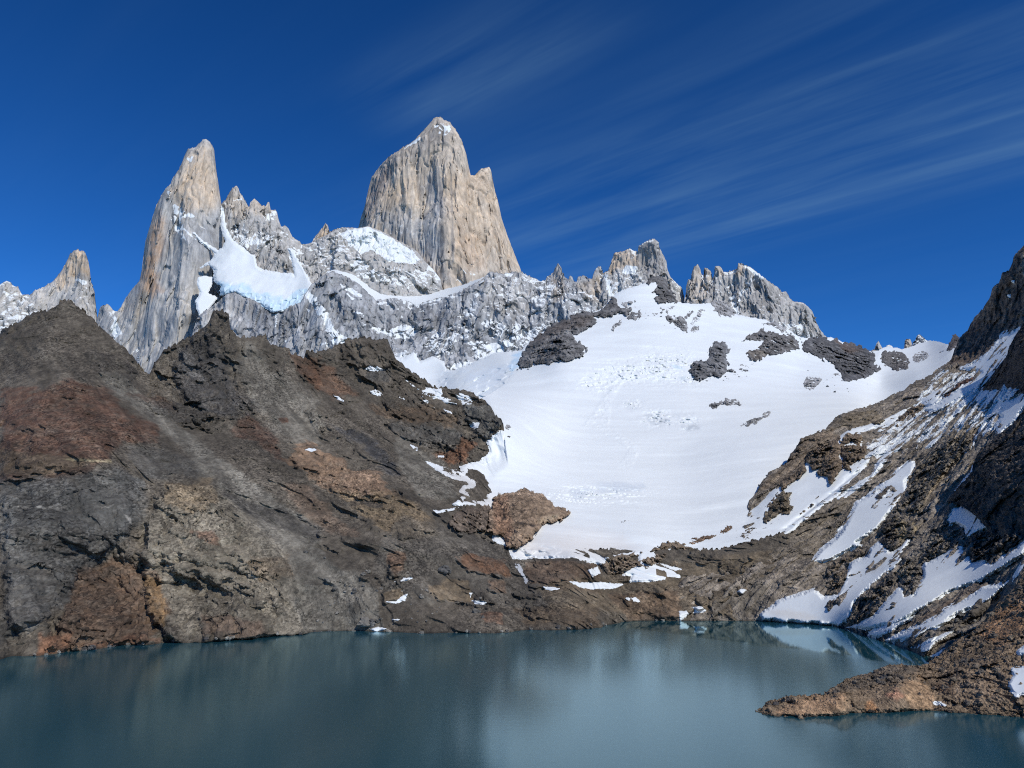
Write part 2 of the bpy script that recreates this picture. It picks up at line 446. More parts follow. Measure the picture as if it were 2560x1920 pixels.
def patch(name, outline, base, mat, thick, colour=SNOW[:3], step=1.2, warp=3.0, warp_l=14.0, grow=None, relief=None, disp=None, vary=0.03, unit=10, label=None, cat=None,
          group=None, kind=None, power=0.5, width=10.0, rim=None, streak=None, stand=0.0, angular=0.0, zones=(), sink=0.6, snow=None, parent=None, seed=0.0, smooth=True, ledge=None):
    """something lying on or standing out of a slope: its outline at surveyed bearings, its own thickness"""
    poly = tr(outline) if isinstance(outline, str) else np.array(outline, float)
    lo, hi = poly.min(0) - warp * 2 - 3 * step, poly.max(0) + warp * 2 + 3 * step
    xs = np.arange(lo[0], hi[0], step); ys = np.arange(lo[1], hi[1], step)
    x, y = np.meshgrid(xs, ys)
    q = np.stack([x / warp_l, y / warp_l, np.full_like(x, 3.3 + seed)], -1)
    d = seg_dist(x, y, poly, True) + warp * fbm(q, 5, 0.72) * 1.3
    if angular: d = d + angular * facets(q * 0.9 + 5, 1.3)
    keep = d > -2.5 * step
    Y = np.full(x.shape, 1.0); Y[keep] = base(x[keep], y[keep])
    if rim is not None:
        e = sstep(0, 9, d)[keep]
        Y[keep] = rim(x[keep], y[keep]) * (1 - e) + Y[keep] * e
    w = np.clip(d / width, 0, 1)
    t = thick * (stand + (1 - stand) * (1 - (1 - w) ** 2) ** power)
    t = np.where(d < 0, d / (2.5 * step) * thick * sink, t)
    P0 = at(x, y, Y)
    if relief is not None:
        r = np.zeros(x.shape); r[keep] = relief(P0[keep], x[keep], y[keep]); t = t + r * w
    Y = Y - t
    P = at(x, y, Y)
    n = grid_normals(P)
    if disp is not None:
        dd = np.zeros(x.shape); dd[keep] = disp(P[keep], x[keep], y[keep])
        P = P + n * (dd * np.clip(w * 2, 0.0, 1))[..., None]
        n = grid_normals(P)
    i = np.arange(x.size).reshape(x.shape)
    ok = keep[:-1, :-1] & keep[1:, :-1] & keep[1:, 1:] & keep[:-1, 1:] & ((d[:-1, :-1] > -1.6 * step) | (d[1:, 1:] > -1.6 * step))
    F = np.stack([i[:-1, :-1], i[1:, :-1], i[1:, 1:], i[:-1, 1:]], -1)[ok]
    if len(F) == 0: raise ValueError('empty patch ' + str(label))
    pc = P / unit
    tnt = np.empty(P.shape); tnt[:] = colour
    vv = np.zeros(x.shape); vv[keep] = fbm(pc[keep] * 0.25 + 5, 4, 0.6)
    if zones:
        wob = np.zeros(x.shape); wob[keep] = fbm(pc[keep] * 0.35, 4, 0.6) * 1.3
        mot = np.zeros(x.shape); mot[keep] = fbm(pc[keep] * 1.1 * np.array([1, 0.6, 1]) + 3, 5, 0.7) * 1.2
        for z in zones:
            if z.colour is None: continue
            m = z.mask(x, y, wob, mot)[..., None]; tnt = tnt * (1 - m) + np.array(z.colour) * m
    tnt *= (1 + vary * vv)[..., None]
    if streak is not None: tnt[keep] *= np.clip(streak(P[keep]), 0.3, 2)[..., None]
    sn = np.zeros(x.shape)
    if ledge is not None:
        amt, ref, k = ledge
        sn = np.clip(amt + (n[..., 2] - ref) * k + 0.5 * vv, 0, 1)
    V, F2, A = drop_loose(P.reshape(-1, 3), F, {'tint': np.clip(tnt.reshape(-1, 3), 0.003, 0.92), 'snow': sn.ravel()})
    o = link_mesh(name, V, F2, mat, parent, A, smooth)
    if parent is None: tag(o, label, cat, group, kind)
    return o

# ================================================================== THE PLACE
M_GRAN = rock_material('granite', 9.0, speck=0.22, bump=0.35, vert=0.4, snow_var=0.2)
M_DARK = rock_material('dark_outcrop_rock', 6.0, speck=0.5, bump=0.4, snow_var=0.4, vert=0.35, deep=0.5)
M_HILL = rock_material('brown_scree_rock', 3.0, speck=0.34, bump=0.4, deep=0.38, stones=0.62, stone_size=1.15)
M_RIDGE = rock_material('layered_rock', 3.0, speck=0.55, bump=0.9, deep=0.4, stones=0.35, stone_size=1.5)
M_NEAR = rock_material('shore_rock', 1.2, speck=0.5, bump=0.9, deep=0.5, stones=0.4, stone_size=0.6)
M_SNOW = snow_material('old_snow', 6.0)
M_ICE = snow_material('glacier_ice', 12.0, bump=0.3)

GREY, WARM, TAN, ORANGE, PALE = (0.43, 0.415, 0.385), (0.525, 0.45, 0.36), (0.58, 0.45, 0.315), (0.48, 0.325, 0.215), (0.53, 0.50, 0.45)
COOL, DGREY = (0.33, 0.335, 0.335), (0.22, 0.222, 0.225)

def granite_relief(big, mid, crack, L=260.0, tall=0.33, seed=0.0, flute=0.0):
    def f(P, x, y):
        q = (P + seed * 513.0) * np.array([1, 1, tall])
        q = q + fbm(q / L * 1.7, 2)[..., None] * L * 0.05
        r = big * facets(q / L) + mid * 1.2 * facets(q / (L * 0.42) + 4)
        r += crack * 0.8 * facets(q / (L * 0.2) * np.array([1, 1, 0.6]) + 11) + mid * 0.3 * facets(q / (L * 0.1) + 8)
        if flute:
            w = 0.3 * fbm(P / 150.0, 2)
            r += flute * (ridged(np.stack([P[..., 0] / 75.0 + w, P[..., 1] / 300.0, P[..., 2] / 700.0], -1) + seed, 2, 0.45) - 0.5)
            r += 0.35 * flute * (ridged(np.stack([P[..., 0] / 24.0 + w * 2, P[..., 1] / 200.0, P[..., 2] / 260.0], -1) + seed, 2, 0.5) - 0.5)
        return r
    return f
def granite_disp(a, L=40.0, tall=0.3):
    def f(P, x, y):
        q = P * np.array([1, 1, tall])
        return a * 0.75 * (0.9 * facets(q / L) + 0.45 * facets(q / (L * 0.45) + 5) + 0.22 * fbm(q / (L * 0.5), 3, 0.6)) - a * 2.6 * crackline(P, L, tall) - a * 1.6 * crackline(P * 2.1 + 31, L, tall)
    return f
def crackline(P, L, tall):
    w = fbm(P / (L * 4.0), 2)[..., None] * 0.25
    n = np.abs(perlin(P / (L * 1.7) * np.array([1, 1, tall * 0.55]) + w))
    return sstep(0.13, 0.0, n) * sstep(-0.25, 0.25, perlin(P / (L * 5.0) + 7))
def vstreak(L, amp, tall=0.08):
    def f(P):
        q = P / L * np.array([1, 1, tall])
        return 1.06 + 0.55 * amp * fbm(q, 4, 0.65) + 0.6 * amp * facets(P / (L * 2.4) * np.array([1, 1, 0.3])) + 0.5 * amp * facets(P / (L * 0.9) * np.array([1, 1, 0.3])) - 0.35 * crackline(P, L * 1.6, 0.3)
    return f

# ---- far left spire and its ridge
body = Body('P -340,760 -120,690 R1 0,1050 40,1028 65,1040 75,1055 110,1065 125,1095 135,1112 180,1117 215,1085 250,1075 325,1032 350,1000 380,960 400,925 415,895 430,860 450,845 475,836 485,848 510,848 525,870 540,915 548,960 550,1000 560,1060 575,1080 580,1150 588,1210 592,1330',
            'P -340,1050 300,1050', [(-300, 760, 4000), (0, 720, 4000), (0, 900, 3700), (130, 760, 3950), (190, 630, 3950), (190, 800, 3800), (235, 800, 3900), (120, 950, 3600), (260, 950, 3700), (-300, 950, 3700)],
            granite_relief(34, 14, 10, 230, seed=1), step=1.6, edge=70, edge_w=26, jag=1.6, jag_l=6, seed=1)
body.build('granite_spire', M_GRAN, GREY,
           [Zone('R1 330,1090 340,1030 400,910 440,840 510,840 550,960 545,1000 470,985 430,1010 390,1080', TAN, 10, 12), Zone('R1 200,1110 330,1040 360,1130 300,1200', PALE, 8, 8),
            Zone('R1 0,1040 130,1100 240,1180 250,1250 0,1400', None, snow=0.42, soft=16), Zone('R1 455,1020 480,1012 530,1030 540,1050 500,1055', None, 3, 4, snow=1), Zone('R1 10,1085 50,1090 60,1115 20,1110', None, 3, 4, snow=1),
            Zone('R1 470,1060 575,1070 590,1200 460,1150', None, snow=0.3)],
           (60, 2.0, 0.30, 1.3), granite_disp(7, 42), 0.16, 30, streak=vstreak(26, 0.22),
           label='small tan spire at far left behind the dark brown hill', cat='mountain peak', group='granite peaks above the glacier')

# ---- the tall leaning spire left of the main tower
spire = body = Body('R1 560,1400 590,1260 598,1240 605,1205 615,1185 650,1170 670,1180 690,1205 700,1215 715,1212 740,1185 770,1130 800,1085 850,1030 865,960 875,880 885,800 900,740 920,680 945,590 965,545 985,505 1010,465 1040,445 1050,415 1065,385 1090,350 1110,305 1125,265 1145,225 1170,217 1195,212 1215,190 1235,168 1255,163 1275,178 1295,205 1305,225 1312,290 1320,370 1330,420 1338,480 1350,560 1365,660 1380,800 1400,1000',
            'P 220,1100 600,1100', [(250, 760, 3650), (270, 900, 3500), (330, 700, 3560), (360, 850, 3450), (400, 650, 3480), (430, 500, 3500), (440, 900, 3330), (440, 780, 3360), (480, 420, 3520), (515, 352, 3560),
             (535, 480, 3530), (500, 620, 3440), (550, 620, 3540), (520, 760, 3450), (570, 800, 3560), (450, 1050, 3250), (300, 1050, 3400), (580, 1050, 3400)],
            granite_relief(46, 18, 7, 300, 0.22, seed=2), step=1.6, edge=70, edge_w=26, jag=1.5, jag_l=6, seed=2)
body.build('granite_spire', M_GRAN, GREY,
           [Zone('R1 1010,500 1060,400 1120,280 1240,175 1290,220 1330,500 1345,590 1240,640 1130,600 1060,560', WARM, 16, 16), Zone('R1 1080,480 1110,330 1240,220 1300,300 1320,560 1150,610', TAN, 22, 20, 0.8),
            Zone('R1 960,570 1000,640 1000,800 960,960 980,1090 930,1140 880,1090 840,1130 880,900 920,700', ORANGE, 14, 14, 0.95), Zone('R1 1000,720 1060,740 1050,900 990,1060 1000,900', PALE, 12, 12, 0.8),
            Zone('R1 1060,900 1200,880 1230,1240 1060,1260', PALE, 20, 20, 0.6), Zone('R1 740,1190 860,1040 900,1120 860,1250', WARM, 20, 20, 0.7), Zone('R1 1140,780 1340,600 1400,1000 1220,900', COOL, 20, 20, 0.8),
            Zone('R1 955,580 975,600 980,680 968,690', DGREY, 2, 3),
            Zone('R1 1010,470 1040,480 1050,550 1100,580 1160,610 1200,640 1170,660 1120,640 1100,660 1130,700 1170,750 1220,800 1260,830 1300,860 1280,880 1230,820 1180,770 1120,730 1140,800 1110,780 1070,730 1040,680 1020,640 1050,640 1030,560', None, 3, 7, snow=0.95),
            Zone('R1 700,1230 720,1290 740,1350 700,1390 670,1320', None, 3, 5, snow=1), Zone('R1 590,1250 700,1210 870,1290 900,1580 850,1570 640,1300', None, 12, 14, snow=0.36),
            Zone('R1 1140,280 1180,270 1170,310 1150,310', None, 2, 4, snow=1), Zone('R1 1150,210 1260,190 1280,240 1200,260', None, snow=0.22), Zone('R1 1200,640 1340,600 1400,900 1200,860', None, snow=0.2)],
           (55, 2.0, 0.30, 1.3), granite_disp(4, 48, 0.26), 0.14, 36, streak=vstreak(30, 0.18, 0.06),
           label='tall leaning granite spire with an orange left wall', cat='mountain peak', group='granite peaks above the glacier')

# ---- the comb of small needles between spire and tower
needles = body = Body('R1 1330,760 1345,600 1350,560 1370,540 1385,520 1400,490 1415,470 1430,455 1442,450 1455,465 1462,490 1480,515 1500,550 1520,585 1525,560 1535,540 1550,525 1565,540 1585,560 1595,573 1620,570 1632,548 1645,552 1648,595 1680,600 1690,610 1700,660 1715,700 1740,692 1760,710 1780,755 1800,775 1830,790 1842,808 1860,808 1900,795 1930,750 1960,715 1985,675 2000,690 2008,735 2040,715 2098,705 R2 270,720 330,760 380,830',
            'P 540,960 880,960', [(550, 520, 3620), (590, 470, 3620), (640, 520, 3600), (690, 540, 3600), (600, 650, 3480), (700, 640, 3440), (740, 680, 3450), (760, 610, 3600), (810, 570, 3640), (850, 600, 3600), (830, 700, 3480), (560, 700, 3480), (700, 900, 3300), (560, 900, 3300), (860, 900, 3350)],
            granite_relief(30, 14, 10, 190, 0.25, seed=3, flute=14), step=1.6, edge=40, edge_w=20, jag=1.8, jag_l=6, seed=3)
body.build('needle_ridge', M_GRAN, GREY,
           [Zone('R1 1380,560 1440,450 1520,600 1440,640', WARM, 12, 12), Zone('R1 1525,600 1550,520 1650,545 1650,610 1560,640', WARM, 10, 10), Zone('R1 1900,800 1985,670 2010,740 1960,790', TAN, 8, 8),
            Zone('R1 1350,560 1370,560 1380,660 1420,800 1380,800 1350,700', None, 4, 8, snow=0.9), Zone('R1 1380,560 1400,520 1500,520 1480,560 1420,580', None, 6, 8, snow=0.6),
            Zone('R1 1350,700 1480,680 1560,720 1700,740 1720,790 1600,810 1500,860 1400,810', None, 14, 10, snow=0.62), Zone('R1 1600,620 1680,610 1670,660 1620,670', None, 5, 6, snow=0.7),
            Zone('R1 1760,830 1820,850 1850,960 1900,1040 1840,1020 1790,960', None, 5, 8, snow=0.95), Zone('R1 1840,810 2098,705 2098,1000 1930,1040 1860,900', None, 12, 14, snow=0.5), Zone('R1 1700,700 1860,810 1900,1000 1800,900', None, snow=0.45)],
           (45, 2.2, 0.32, 1.3), granite_disp(7, 38, 0.35), 0.16, 30, streak=vstreak(26, 0.2, 0.1),
           label='saw-toothed ridge of small needles right of the leaning spire', cat='mountain ridge')

# ---- the great tower
body = Body('R2 400,900 425,730 432,706 445,660 465,600 480,540 495,470 505,430 530,395 560,355 600,315 640,290 680,260 720,240 760,205 800,160 830,125 850,103 870,93 890,95 910,110 940,122 955,145 975,170 1000,215 1015,255 1030,300 1040,350 1048,390 1053,415 1080,415 1100,388 1130,375 1158,368 1168,390 1175,440 1190,510 1210,580 1225,650 1245,710 1262,760 1280,810 1300,860 1320,910 1335,950 1360,1060 1390,1200',
            'P 860,900 1340,900', [(905, 560, 3950), (950, 420, 3960), (935, 560, 3880), (1000, 380, 3880), (1000, 560, 3800), (960, 700, 3760), (1090, 300, 3850), (1110, 420, 3760), (1105, 560, 3690), (1110, 700, 3630), (1060, 500, 3790), (1040, 640, 3760),
              (1150, 400, 3800), (1150, 560, 3720), (1200, 500, 3830), (1220, 640, 3760), (1290, 660, 3830), (1210, 420, 3900), (1120, 860, 3560), (900, 860, 3650), (1320, 860, 3700), (1185, 440, 3840)],
            granite_relief(44, 18, 8, 270, 0.2, seed=4, flute=9), step=1.5, edge=70, edge_w=24, jag=1.7, jag_l=6, seed=4)
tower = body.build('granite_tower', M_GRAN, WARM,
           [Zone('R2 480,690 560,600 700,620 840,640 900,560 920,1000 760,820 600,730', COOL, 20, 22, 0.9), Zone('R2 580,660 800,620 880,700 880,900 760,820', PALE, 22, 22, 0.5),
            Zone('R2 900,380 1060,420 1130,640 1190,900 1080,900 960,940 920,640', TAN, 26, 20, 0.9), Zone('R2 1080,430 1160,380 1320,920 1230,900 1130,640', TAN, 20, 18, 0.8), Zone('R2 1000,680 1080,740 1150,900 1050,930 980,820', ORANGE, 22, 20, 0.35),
            Zone('R2 520,500 620,440 740,420 760,560 640,580 560,600', TAN, 22, 20, 0.7), Zone('R2 440,700 500,440 610,310 650,360 600,470 540,570 470,690', (0.25, 0.215, 0.20), 14, 12, 0.9),  # darker strip: shade of the left-facing edge, put into the rock colour
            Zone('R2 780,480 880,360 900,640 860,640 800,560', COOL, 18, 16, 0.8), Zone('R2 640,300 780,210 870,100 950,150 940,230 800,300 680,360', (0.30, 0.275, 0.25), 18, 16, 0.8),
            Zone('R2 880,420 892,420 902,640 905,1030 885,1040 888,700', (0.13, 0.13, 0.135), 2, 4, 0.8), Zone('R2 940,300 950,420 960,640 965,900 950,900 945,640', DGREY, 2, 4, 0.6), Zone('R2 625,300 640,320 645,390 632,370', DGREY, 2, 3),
            Zone('R2 850,130 950,140 920,210 870,190', None, 8, 8, snow=0.6), Zone('R2 690,270 770,195 780,205 710,265', None, 3, 5, snow=0.85), Zone('R2 560,560 680,570 720,640 600,660 520,620', None, 14, 12, snow=0.3),
            Zone('R2 600,740 690,670 700,680 640,730', None, 3, 5, snow=0.75), Zone('R2 620,770 700,700 710,710 660,760', None, 3, 5, snow=0.7),
            Zone('R2 980,960 1030,890 1070,930 1120,960 1060,1010 990,1020', None, 8, 10, snow=0.55), Zone('R2 1170,820 1250,840 1270,940 1200,900', None, 6, 10, snow=0.55), Zone('R2 560,300 1000,200 1060,500 600,560', None, snow=0.16), Zone('R2 1060,420 1170,390 1230,640 1120,640', None, snow=0.15)],
           (50, 1.6, 0.30, 1.3), granite_disp(4.5, 46, 0.24), 0.13, 36, streak=vstreak(24, 0.26, 0.045),
           label='huge blunt granite tower, the highest summit of the range', cat='mountain peak', group='granite peaks above the glacier')

# ---- snow-laden shoulder at the tower's left foot
body = Body('R2 60,960 125,800 150,797 180,785 300,720 370,703 430,708 490,698 550,718 600,745 640,770 690,795 740,820 770,850 800,890 850,940 885,985 900,1060',
            'P 720,900 1110,900', [(760, 620, 3560), (850, 570, 3560), (920, 566, 3600), (900, 650, 3430), (980, 590, 3600), (1050, 640, 3560), (1000, 680, 3420), (1090, 700, 3500), (840, 680, 3380), (960, 730, 3330), (760, 720, 3400), (780, 900, 3300), (1080, 900, 3350)],
            granite_relief(26, 14, 8, 150, 0.6, seed=5), step=1.6, edge=30, edge_w=16, jag=1.2, jag_l=7, seed=5)
body.build('snowy_shoulder', M_GRAN, GREY,
           [Zone('R2 330,730 430,712 490,700 600,750 700,810 760,840 800,890 740,900 680,910 600,890 500,830 440,840 380,800', None, 6, 9, snow=1), Zone('R2 430,850 500,900 560,960 640,990 700,1000 680,1030 560,1010 450,980 380,920', None, 8, 10, snow=0.85),
            Zone('R2 420,735 470,750 480,770 440,765', GREY, 3, 4, snow=0.2), Zone('R2 120,800 370,705 420,900 240,960', None, 14, 14, snow=0.42), Zone('R2 560,900 860,960 880,1060 640,1040', None, 12, 12, snow=0.5), Zone('R2 770,850 890,960 890,1030 850,960', None, 4, 6, snow=0.95)],
           (40, 2.2, 0.34, 1.3), granite_disp(7, 34, 0.5), 0.16, 30, streak=vstreak(26, 0.16, 0.15),
           label='snow-draped granite shoulder at the left foot of the huge tower', cat='mountain shoulder')

# ---- the long grey wall under the ledge glacier
wall = Body('R1 1150,1420 1210,1240 1260,1205 1330,1160 1380,1108 1430,1100 1500,1128 1600,1175 1660,1215 1720,1210 1760,1185 1830,1160 1862,1110 1900,1050 1990,985 R2 270,950 300,948 340,965 430,1010 480,1060 530,1103 600,1100 640,1095 680,1105 760,1130 850,1103 950,1075 1040,1035 1120,990 1160,945 1200,952 1230,962 1300,950 1335,950 1350,960 1400,985 1440,997 1465,1000 1475,975 1510,960 1520,930 1535,905 R3 310,165 320,160 332,180 335,210 345,215 358,225 365,207 375,215 382,235 393,235 398,212 420,210 440,222 455,220 462,200 480,170 492,175 500,200 520,190 560,260 600,340',
            'P 470,1100 1000,1100 1600,1000', [(500, 790, 3180), (560, 740, 3170), (640, 760, 3150), (700, 780, 3130), (780, 730, 3100), (500, 950, 2980), (650, 950, 2960), (820, 680, 3160), (800, 850, 2990), (900, 720, 3130), (1000, 755, 3160), (900, 900, 2920), (1040, 760, 3160), (1200, 700, 3080),
              (1110, 900, 2860), (1160, 760, 3020), (1170, 900, 2820), (1260, 680, 3120), (1300, 800, 2980), (1350, 690, 3160), (1400, 640, 3160), (1400, 760, 2990), (1500, 660, 3160), (1480, 800, 2960), (1100, 1050, 2650), (700, 1080, 2800), (1400, 950, 2800), (1560, 900, 2900), (1560, 720, 3120)],
            granite_relief(28, 15, 12, 170, 0.13, seed=6, flute=26), step=1.5, edge=25, edge_w=12, jag=2.2, jag_l=6, seed=6)
wall.build('granite_wall', M_GRAN, COOL,
           [Zone('R1 1210,1240 1330,1160 1430,1105 1560,1160 1500,1330 1250,1300', PALE, 20, 20, 0.5), Zone('R1 1430,1120 1650,1200 1720,1290 1660,1400 1480,1330', (0.22, 0.225, 0.235), 20, 20, 0.7), Zone('R2 1120,990 1330,960 1400,1000 1400,1190 1150,1180 1130,1100', GREY, 22, 20, 0.9),
            Zone('R3 290,240 310,160 335,210 350,300 300,330', WARM, 8, 8, 0.9), Zone('R3 390,240 520,190 540,300 430,330', WARM, 10, 10, 0.8), Zone('R2 750,1150 1050,1060 1000,1300 800,1420 740,1350', DGREY, 24, 22, 0.5), Zone('R3 310,210 345,215 345,330 315,330', DGREY, 5, 5, 0.6),
            Zone('R2 160,1050 200,1090 220,1130 270,1190 300,1240 350,1290 390,1325 330,1350 220,1355 290,1320 270,1280 220,1200 180,1130 130,1090', None, 3, 8, snow=0.97), Zone('R2 140,1150 165,1160 165,1190', None, 2, 4, snow=1),
            Zone('R2 330,1015 400,1045 450,1080 420,1080 360,1050', None, 3, 5, snow=0.9), Zone('R2 350,1060 410,1100 400,1105', None, 2, 4, snow=0.9), Zone('R2 400,1170 470,1190 460,1197', None, 2, 4, snow=0.9),
            Zone('R2 450,1235 540,1250 600,1280 650,1245 740,1240 750,1300 690,1330 600,1300 500,1270', None, 5, 8, snow=0.85), Zone('R2 660,1170 690,1210 670,1210', None, 2, 4, snow=0.8),
            Zone('R2 780,1320 900,1280 1020,1180 1060,1080 1100,1060 1080,1180 1040,1300 960,1380 880,1440', None, 10, 12, snow=0.45), Zone('R2 1110,1160 1170,1200 1230,1240 1400,1250 1548,1200 1548,1300 1300,1400 1200,1410 1080,1440 1040,1330 1180,1330 1110,1230', None, 9, 12, snow=0.62),
            Zone('R2 640,1390 740,1400 760,1460 860,1430 900,1480 1200,1400 1300,1400 1200,1500 700,1500', None, 8, 10, snow=0.8), Zone('R2 530,1110 1050,1050 1050,1120 760,1170 560,1150', None, 10, 10, snow=0.27), Zone('R2 1150,960 1548,1000 1548,1240 1150,1180', None, 14, 14, snow=0.27),
            Zone('R3 300,260 560,260 540,380 330,390', None, 14, 12, snow=0.28), Zone('R3 480,200 500,200 545,280 530,300', None, 4, 6, snow=0.85), Zone('R2 1230,958 1320,955 1270,975', None, 3, 4, snow=1),
            Zone('R1 1680,1230 1695,1230 1680,1330', None, 2, 3, snow=0.8), Zone('R1 1730,1390 1742,1390 1735,1430', None, 2, 3, snow=0.8)],
           (42, 1.7, 0.31, 1.4), granite_disp(5.0, 38, 0.13), 0.16, 28, streak=vstreak(20, 0.5, 0.05),
           label='long grey granite wall streaked with snow below the huge tower', cat='rock wall')

# ---- the two peaks right of the wall
body = Body('R3 470,330 500,205 520,190 535,150 545,120 580,110 610,100 640,115 645,90 665,75 690,65 710,60 728,75 730,100 745,125 758,150 762,185 775,215 800,240 820,260 828,295 834,330 850,420',
            'P 1480,960 1730,960', [(1500, 690, 3080), (1540, 640, 3100), (1580, 630, 3060), (1560, 740, 2980), (1610, 660, 3040), (1610, 760, 2960), (1635, 605, 3010), (1640, 720, 2930), (1660, 640, 3030), (1700, 720, 3040), (1580, 900, 2850), (1710, 900, 2900)],
            granite_relief(16, 10, 9, 130, 0.16, seed=7, flute=12), step=1.4, edge=50, edge_w=16, jag=1.6, jag_l=5, seed=7)
body.build('granite_peak', M_GRAN, GREY,
           [Zone('Z5 180,360 250,140 380,110 540,120 560,300 330,330 220,400', TAN, 10, 10, 0.8), Zone('Z5 0,420 90,300 130,400 60,480', WARM, 8, 8), Zone('Z5 540,60 700,0 780,40 860,220 880,420 640,420 540,300', (0.31, 0.295, 0.275), 8, 8),
            Zone('Z5 320,380 400,300 540,310 500,380 400,415', None, 3, 5, snow=1), Zone('Z5 280,480 340,490 380,590 300,640 240,640', None, 5, 7, snow=0.75), Zone('Z5 110,380 200,420 260,560 240,700 200,640 170,500', None, 5, 7, snow=0.75), Zone('Z5 400,110 700,0 720,40 560,180 480,300 420,250', None, 8, 8, snow=0.42),
            Zone('Z5 880,470 940,460 1040,560 980,570', None, 4, 6, snow=0.9), Zone('Z5 880,420 1080,640 1060,720 900,600', None, 8, 8, snow=0.5), Zone('Z5 180,350 560,350 620,520 300,600', None, 8, 8, snow=0.33)],
           (34, 1.8, 0.31, 1.3), granite_disp(6, 26, 0.28), 0.15, 24, streak=vstreak(16, 0.24, 0.07),
           label='square-topped granite peak rising behind the snow crest', cat='mountain peak', group='granite peaks above the glacier')
body = Body('R3 815,420 828,330 836,290 838,255 845,225 862,220 862,195 870,175 885,163 895,180 900,205 912,205 912,180 925,180 940,195 945,220 955,200 955,175 970,172 980,175 990,195 1010,195 1045,185 1050,158 1070,165 1100,175 1140,205 1180,240 1210,255 1225,275 1245,275 1262,305 1275,315 1310,318 1340,340 1355,365 1370,405 1390,440 1415,465 1450,540',
            'P 1700,960 2100,960', [(1720, 720, 2980), (1745, 665, 2980), (1800, 680, 2960), (1770, 760, 2900), (1850, 660, 2930), (1850, 760, 2880), (1830, 720, 2930), (1900, 680, 2880), (1900, 790, 2820), (1960, 720, 2900), (1960, 810, 2830), (2030, 770, 2900), (2080, 850, 2900), (1720, 900, 2850), (2090, 940, 2850)],
            granite_relief(16, 9, 10, 120, 0.15, seed=8, flute=16), step=1.4, edge=36, edge_w=14, jag=2.0, jag_l=5, seed=8)
body.build('granite_peak', M_GRAN, GREY,
           [Zone('Z5 1080,560 1150,320 1300,300 1380,380 1420,560 1250,700 1100,680', WARM, 10, 10, 0.8), Zone('Z5 1420,320 1500,300 1520,400 1440,420', WARM, 6, 6), Zone('Z5 1680,280 1740,300 1700,450 1660,460', TAN, 6, 6, 0.8), Zone('Z5 1750,700 1950,460 2100,560 2200,760 2100,880 1900,860', (0.30, 0.28, 0.255), 14, 14, 0.8),
            Zone('Z5 1730,285 1800,300 1880,350 1990,440 1960,440 1860,370', None, 2, 4, snow=1), Zone('Z5 1870,380 1920,390 1800,560 1720,700 1690,760 1680,640 1740,540 1820,470', None, 4, 8, snow=0.8),
            Zone('Z5 1560,560 1640,620 1680,760 1700,900 1660,860 1600,720', None, 4, 6, snow=0.95), Zone('Z5 1980,800 2080,800 2200,960 2212,1020 2080,940', None, 6, 8, snow=0.75), Zone('Z5 1150,360 1420,380 1660,360 1640,600 1200,640', None, 12, 10, snow=0.45), Zone('Z5 1700,700 2212,600 2212,900 1900,880', None, 12, 10, snow=0.27),
            Zone('R3 1230,400 1300,410 1390,470 1300,470', None, 5, 6, snow=0.9)],
           (32, 1.6, 0.31, 1.3), granite_disp(6, 24, 0.26), 0.15, 24, streak=vstreak(14, 0.28, 0.07),
           label='fluted granite peak with a white snow crest on its right shoulder', cat='mountain peak', group='granite peaks above the glacier')

# ---- little pinnacles beyond the snow saddle
def pinnacle(top, Y, colour, label, snow=0.0, seed=0):
    t = tr(top); x0, x1 = t[0, 0], t[-1, 0]; yb = t[:, 1].max() + 30
    b = Body(t, np.array([(x0 - 5, yb), (x1 + 5, yb)]), [(x0, yb, Y), (x1, yb, Y), ((x0 + x1) / 2, t[:, 1].min(), Y + 40), ((x0 + x1) / 2, yb, Y - 20)],
             granite_relief(8, 6, 4, 60, 0.4, seed=seed), step=1.0, edge=20, edge_w=7, jag=1.0, jag_l=4, back=(60, 60), seed=seed)
    b.build('rock_pinnacle', M_GRAN, colour, [Zone(np.array([(x0 - 9, 0), (x1 + 9, 0), (x1 + 9, 2000), (x0 - 9, 2000)]), None, snow=snow)] if snow else [], (22, 1.5, 0.3, 1.4), granite_disp(4, 16, 0.4), 0.2, 14,
            label=label, cat='rock pinnacle', group='pinnacles beyond the snow saddle')
pinnacle('Z1 420,1500 440,1460 490,1440 510,1385 535,1345 560,1390 580,1430 620,1450 640,1500', 3300, GREY, 'pointed grey pinnacle beyond the snow saddle', seed=21)
pinnacle('Z1 610,1480 630,1400 660,1390 690,1405 720,1440 770,1450 790,1490', 3300, WARM, 'low broken pinnacle right of the pointed grey one', 0.3, seed=22)
pinnacle('Z1 820,1490 832,1440 838,1340 860,1325 900,1330 920,1400 922,1480', 3250, WARM, 'blunt thumb-shaped pinnacle beyond the snow saddle', seed=23)
pinnacle('Z1 890,1500 915,1430 930,1370 960,1330 985,1280 1008,1272 1040,1300 1080,1330 1120,1350 1180,1400 1240,1440', 2900, DGREY, 'dark snow-dusted pyramid right of the thumb-shaped pinnacle', 0.55, seed=24)

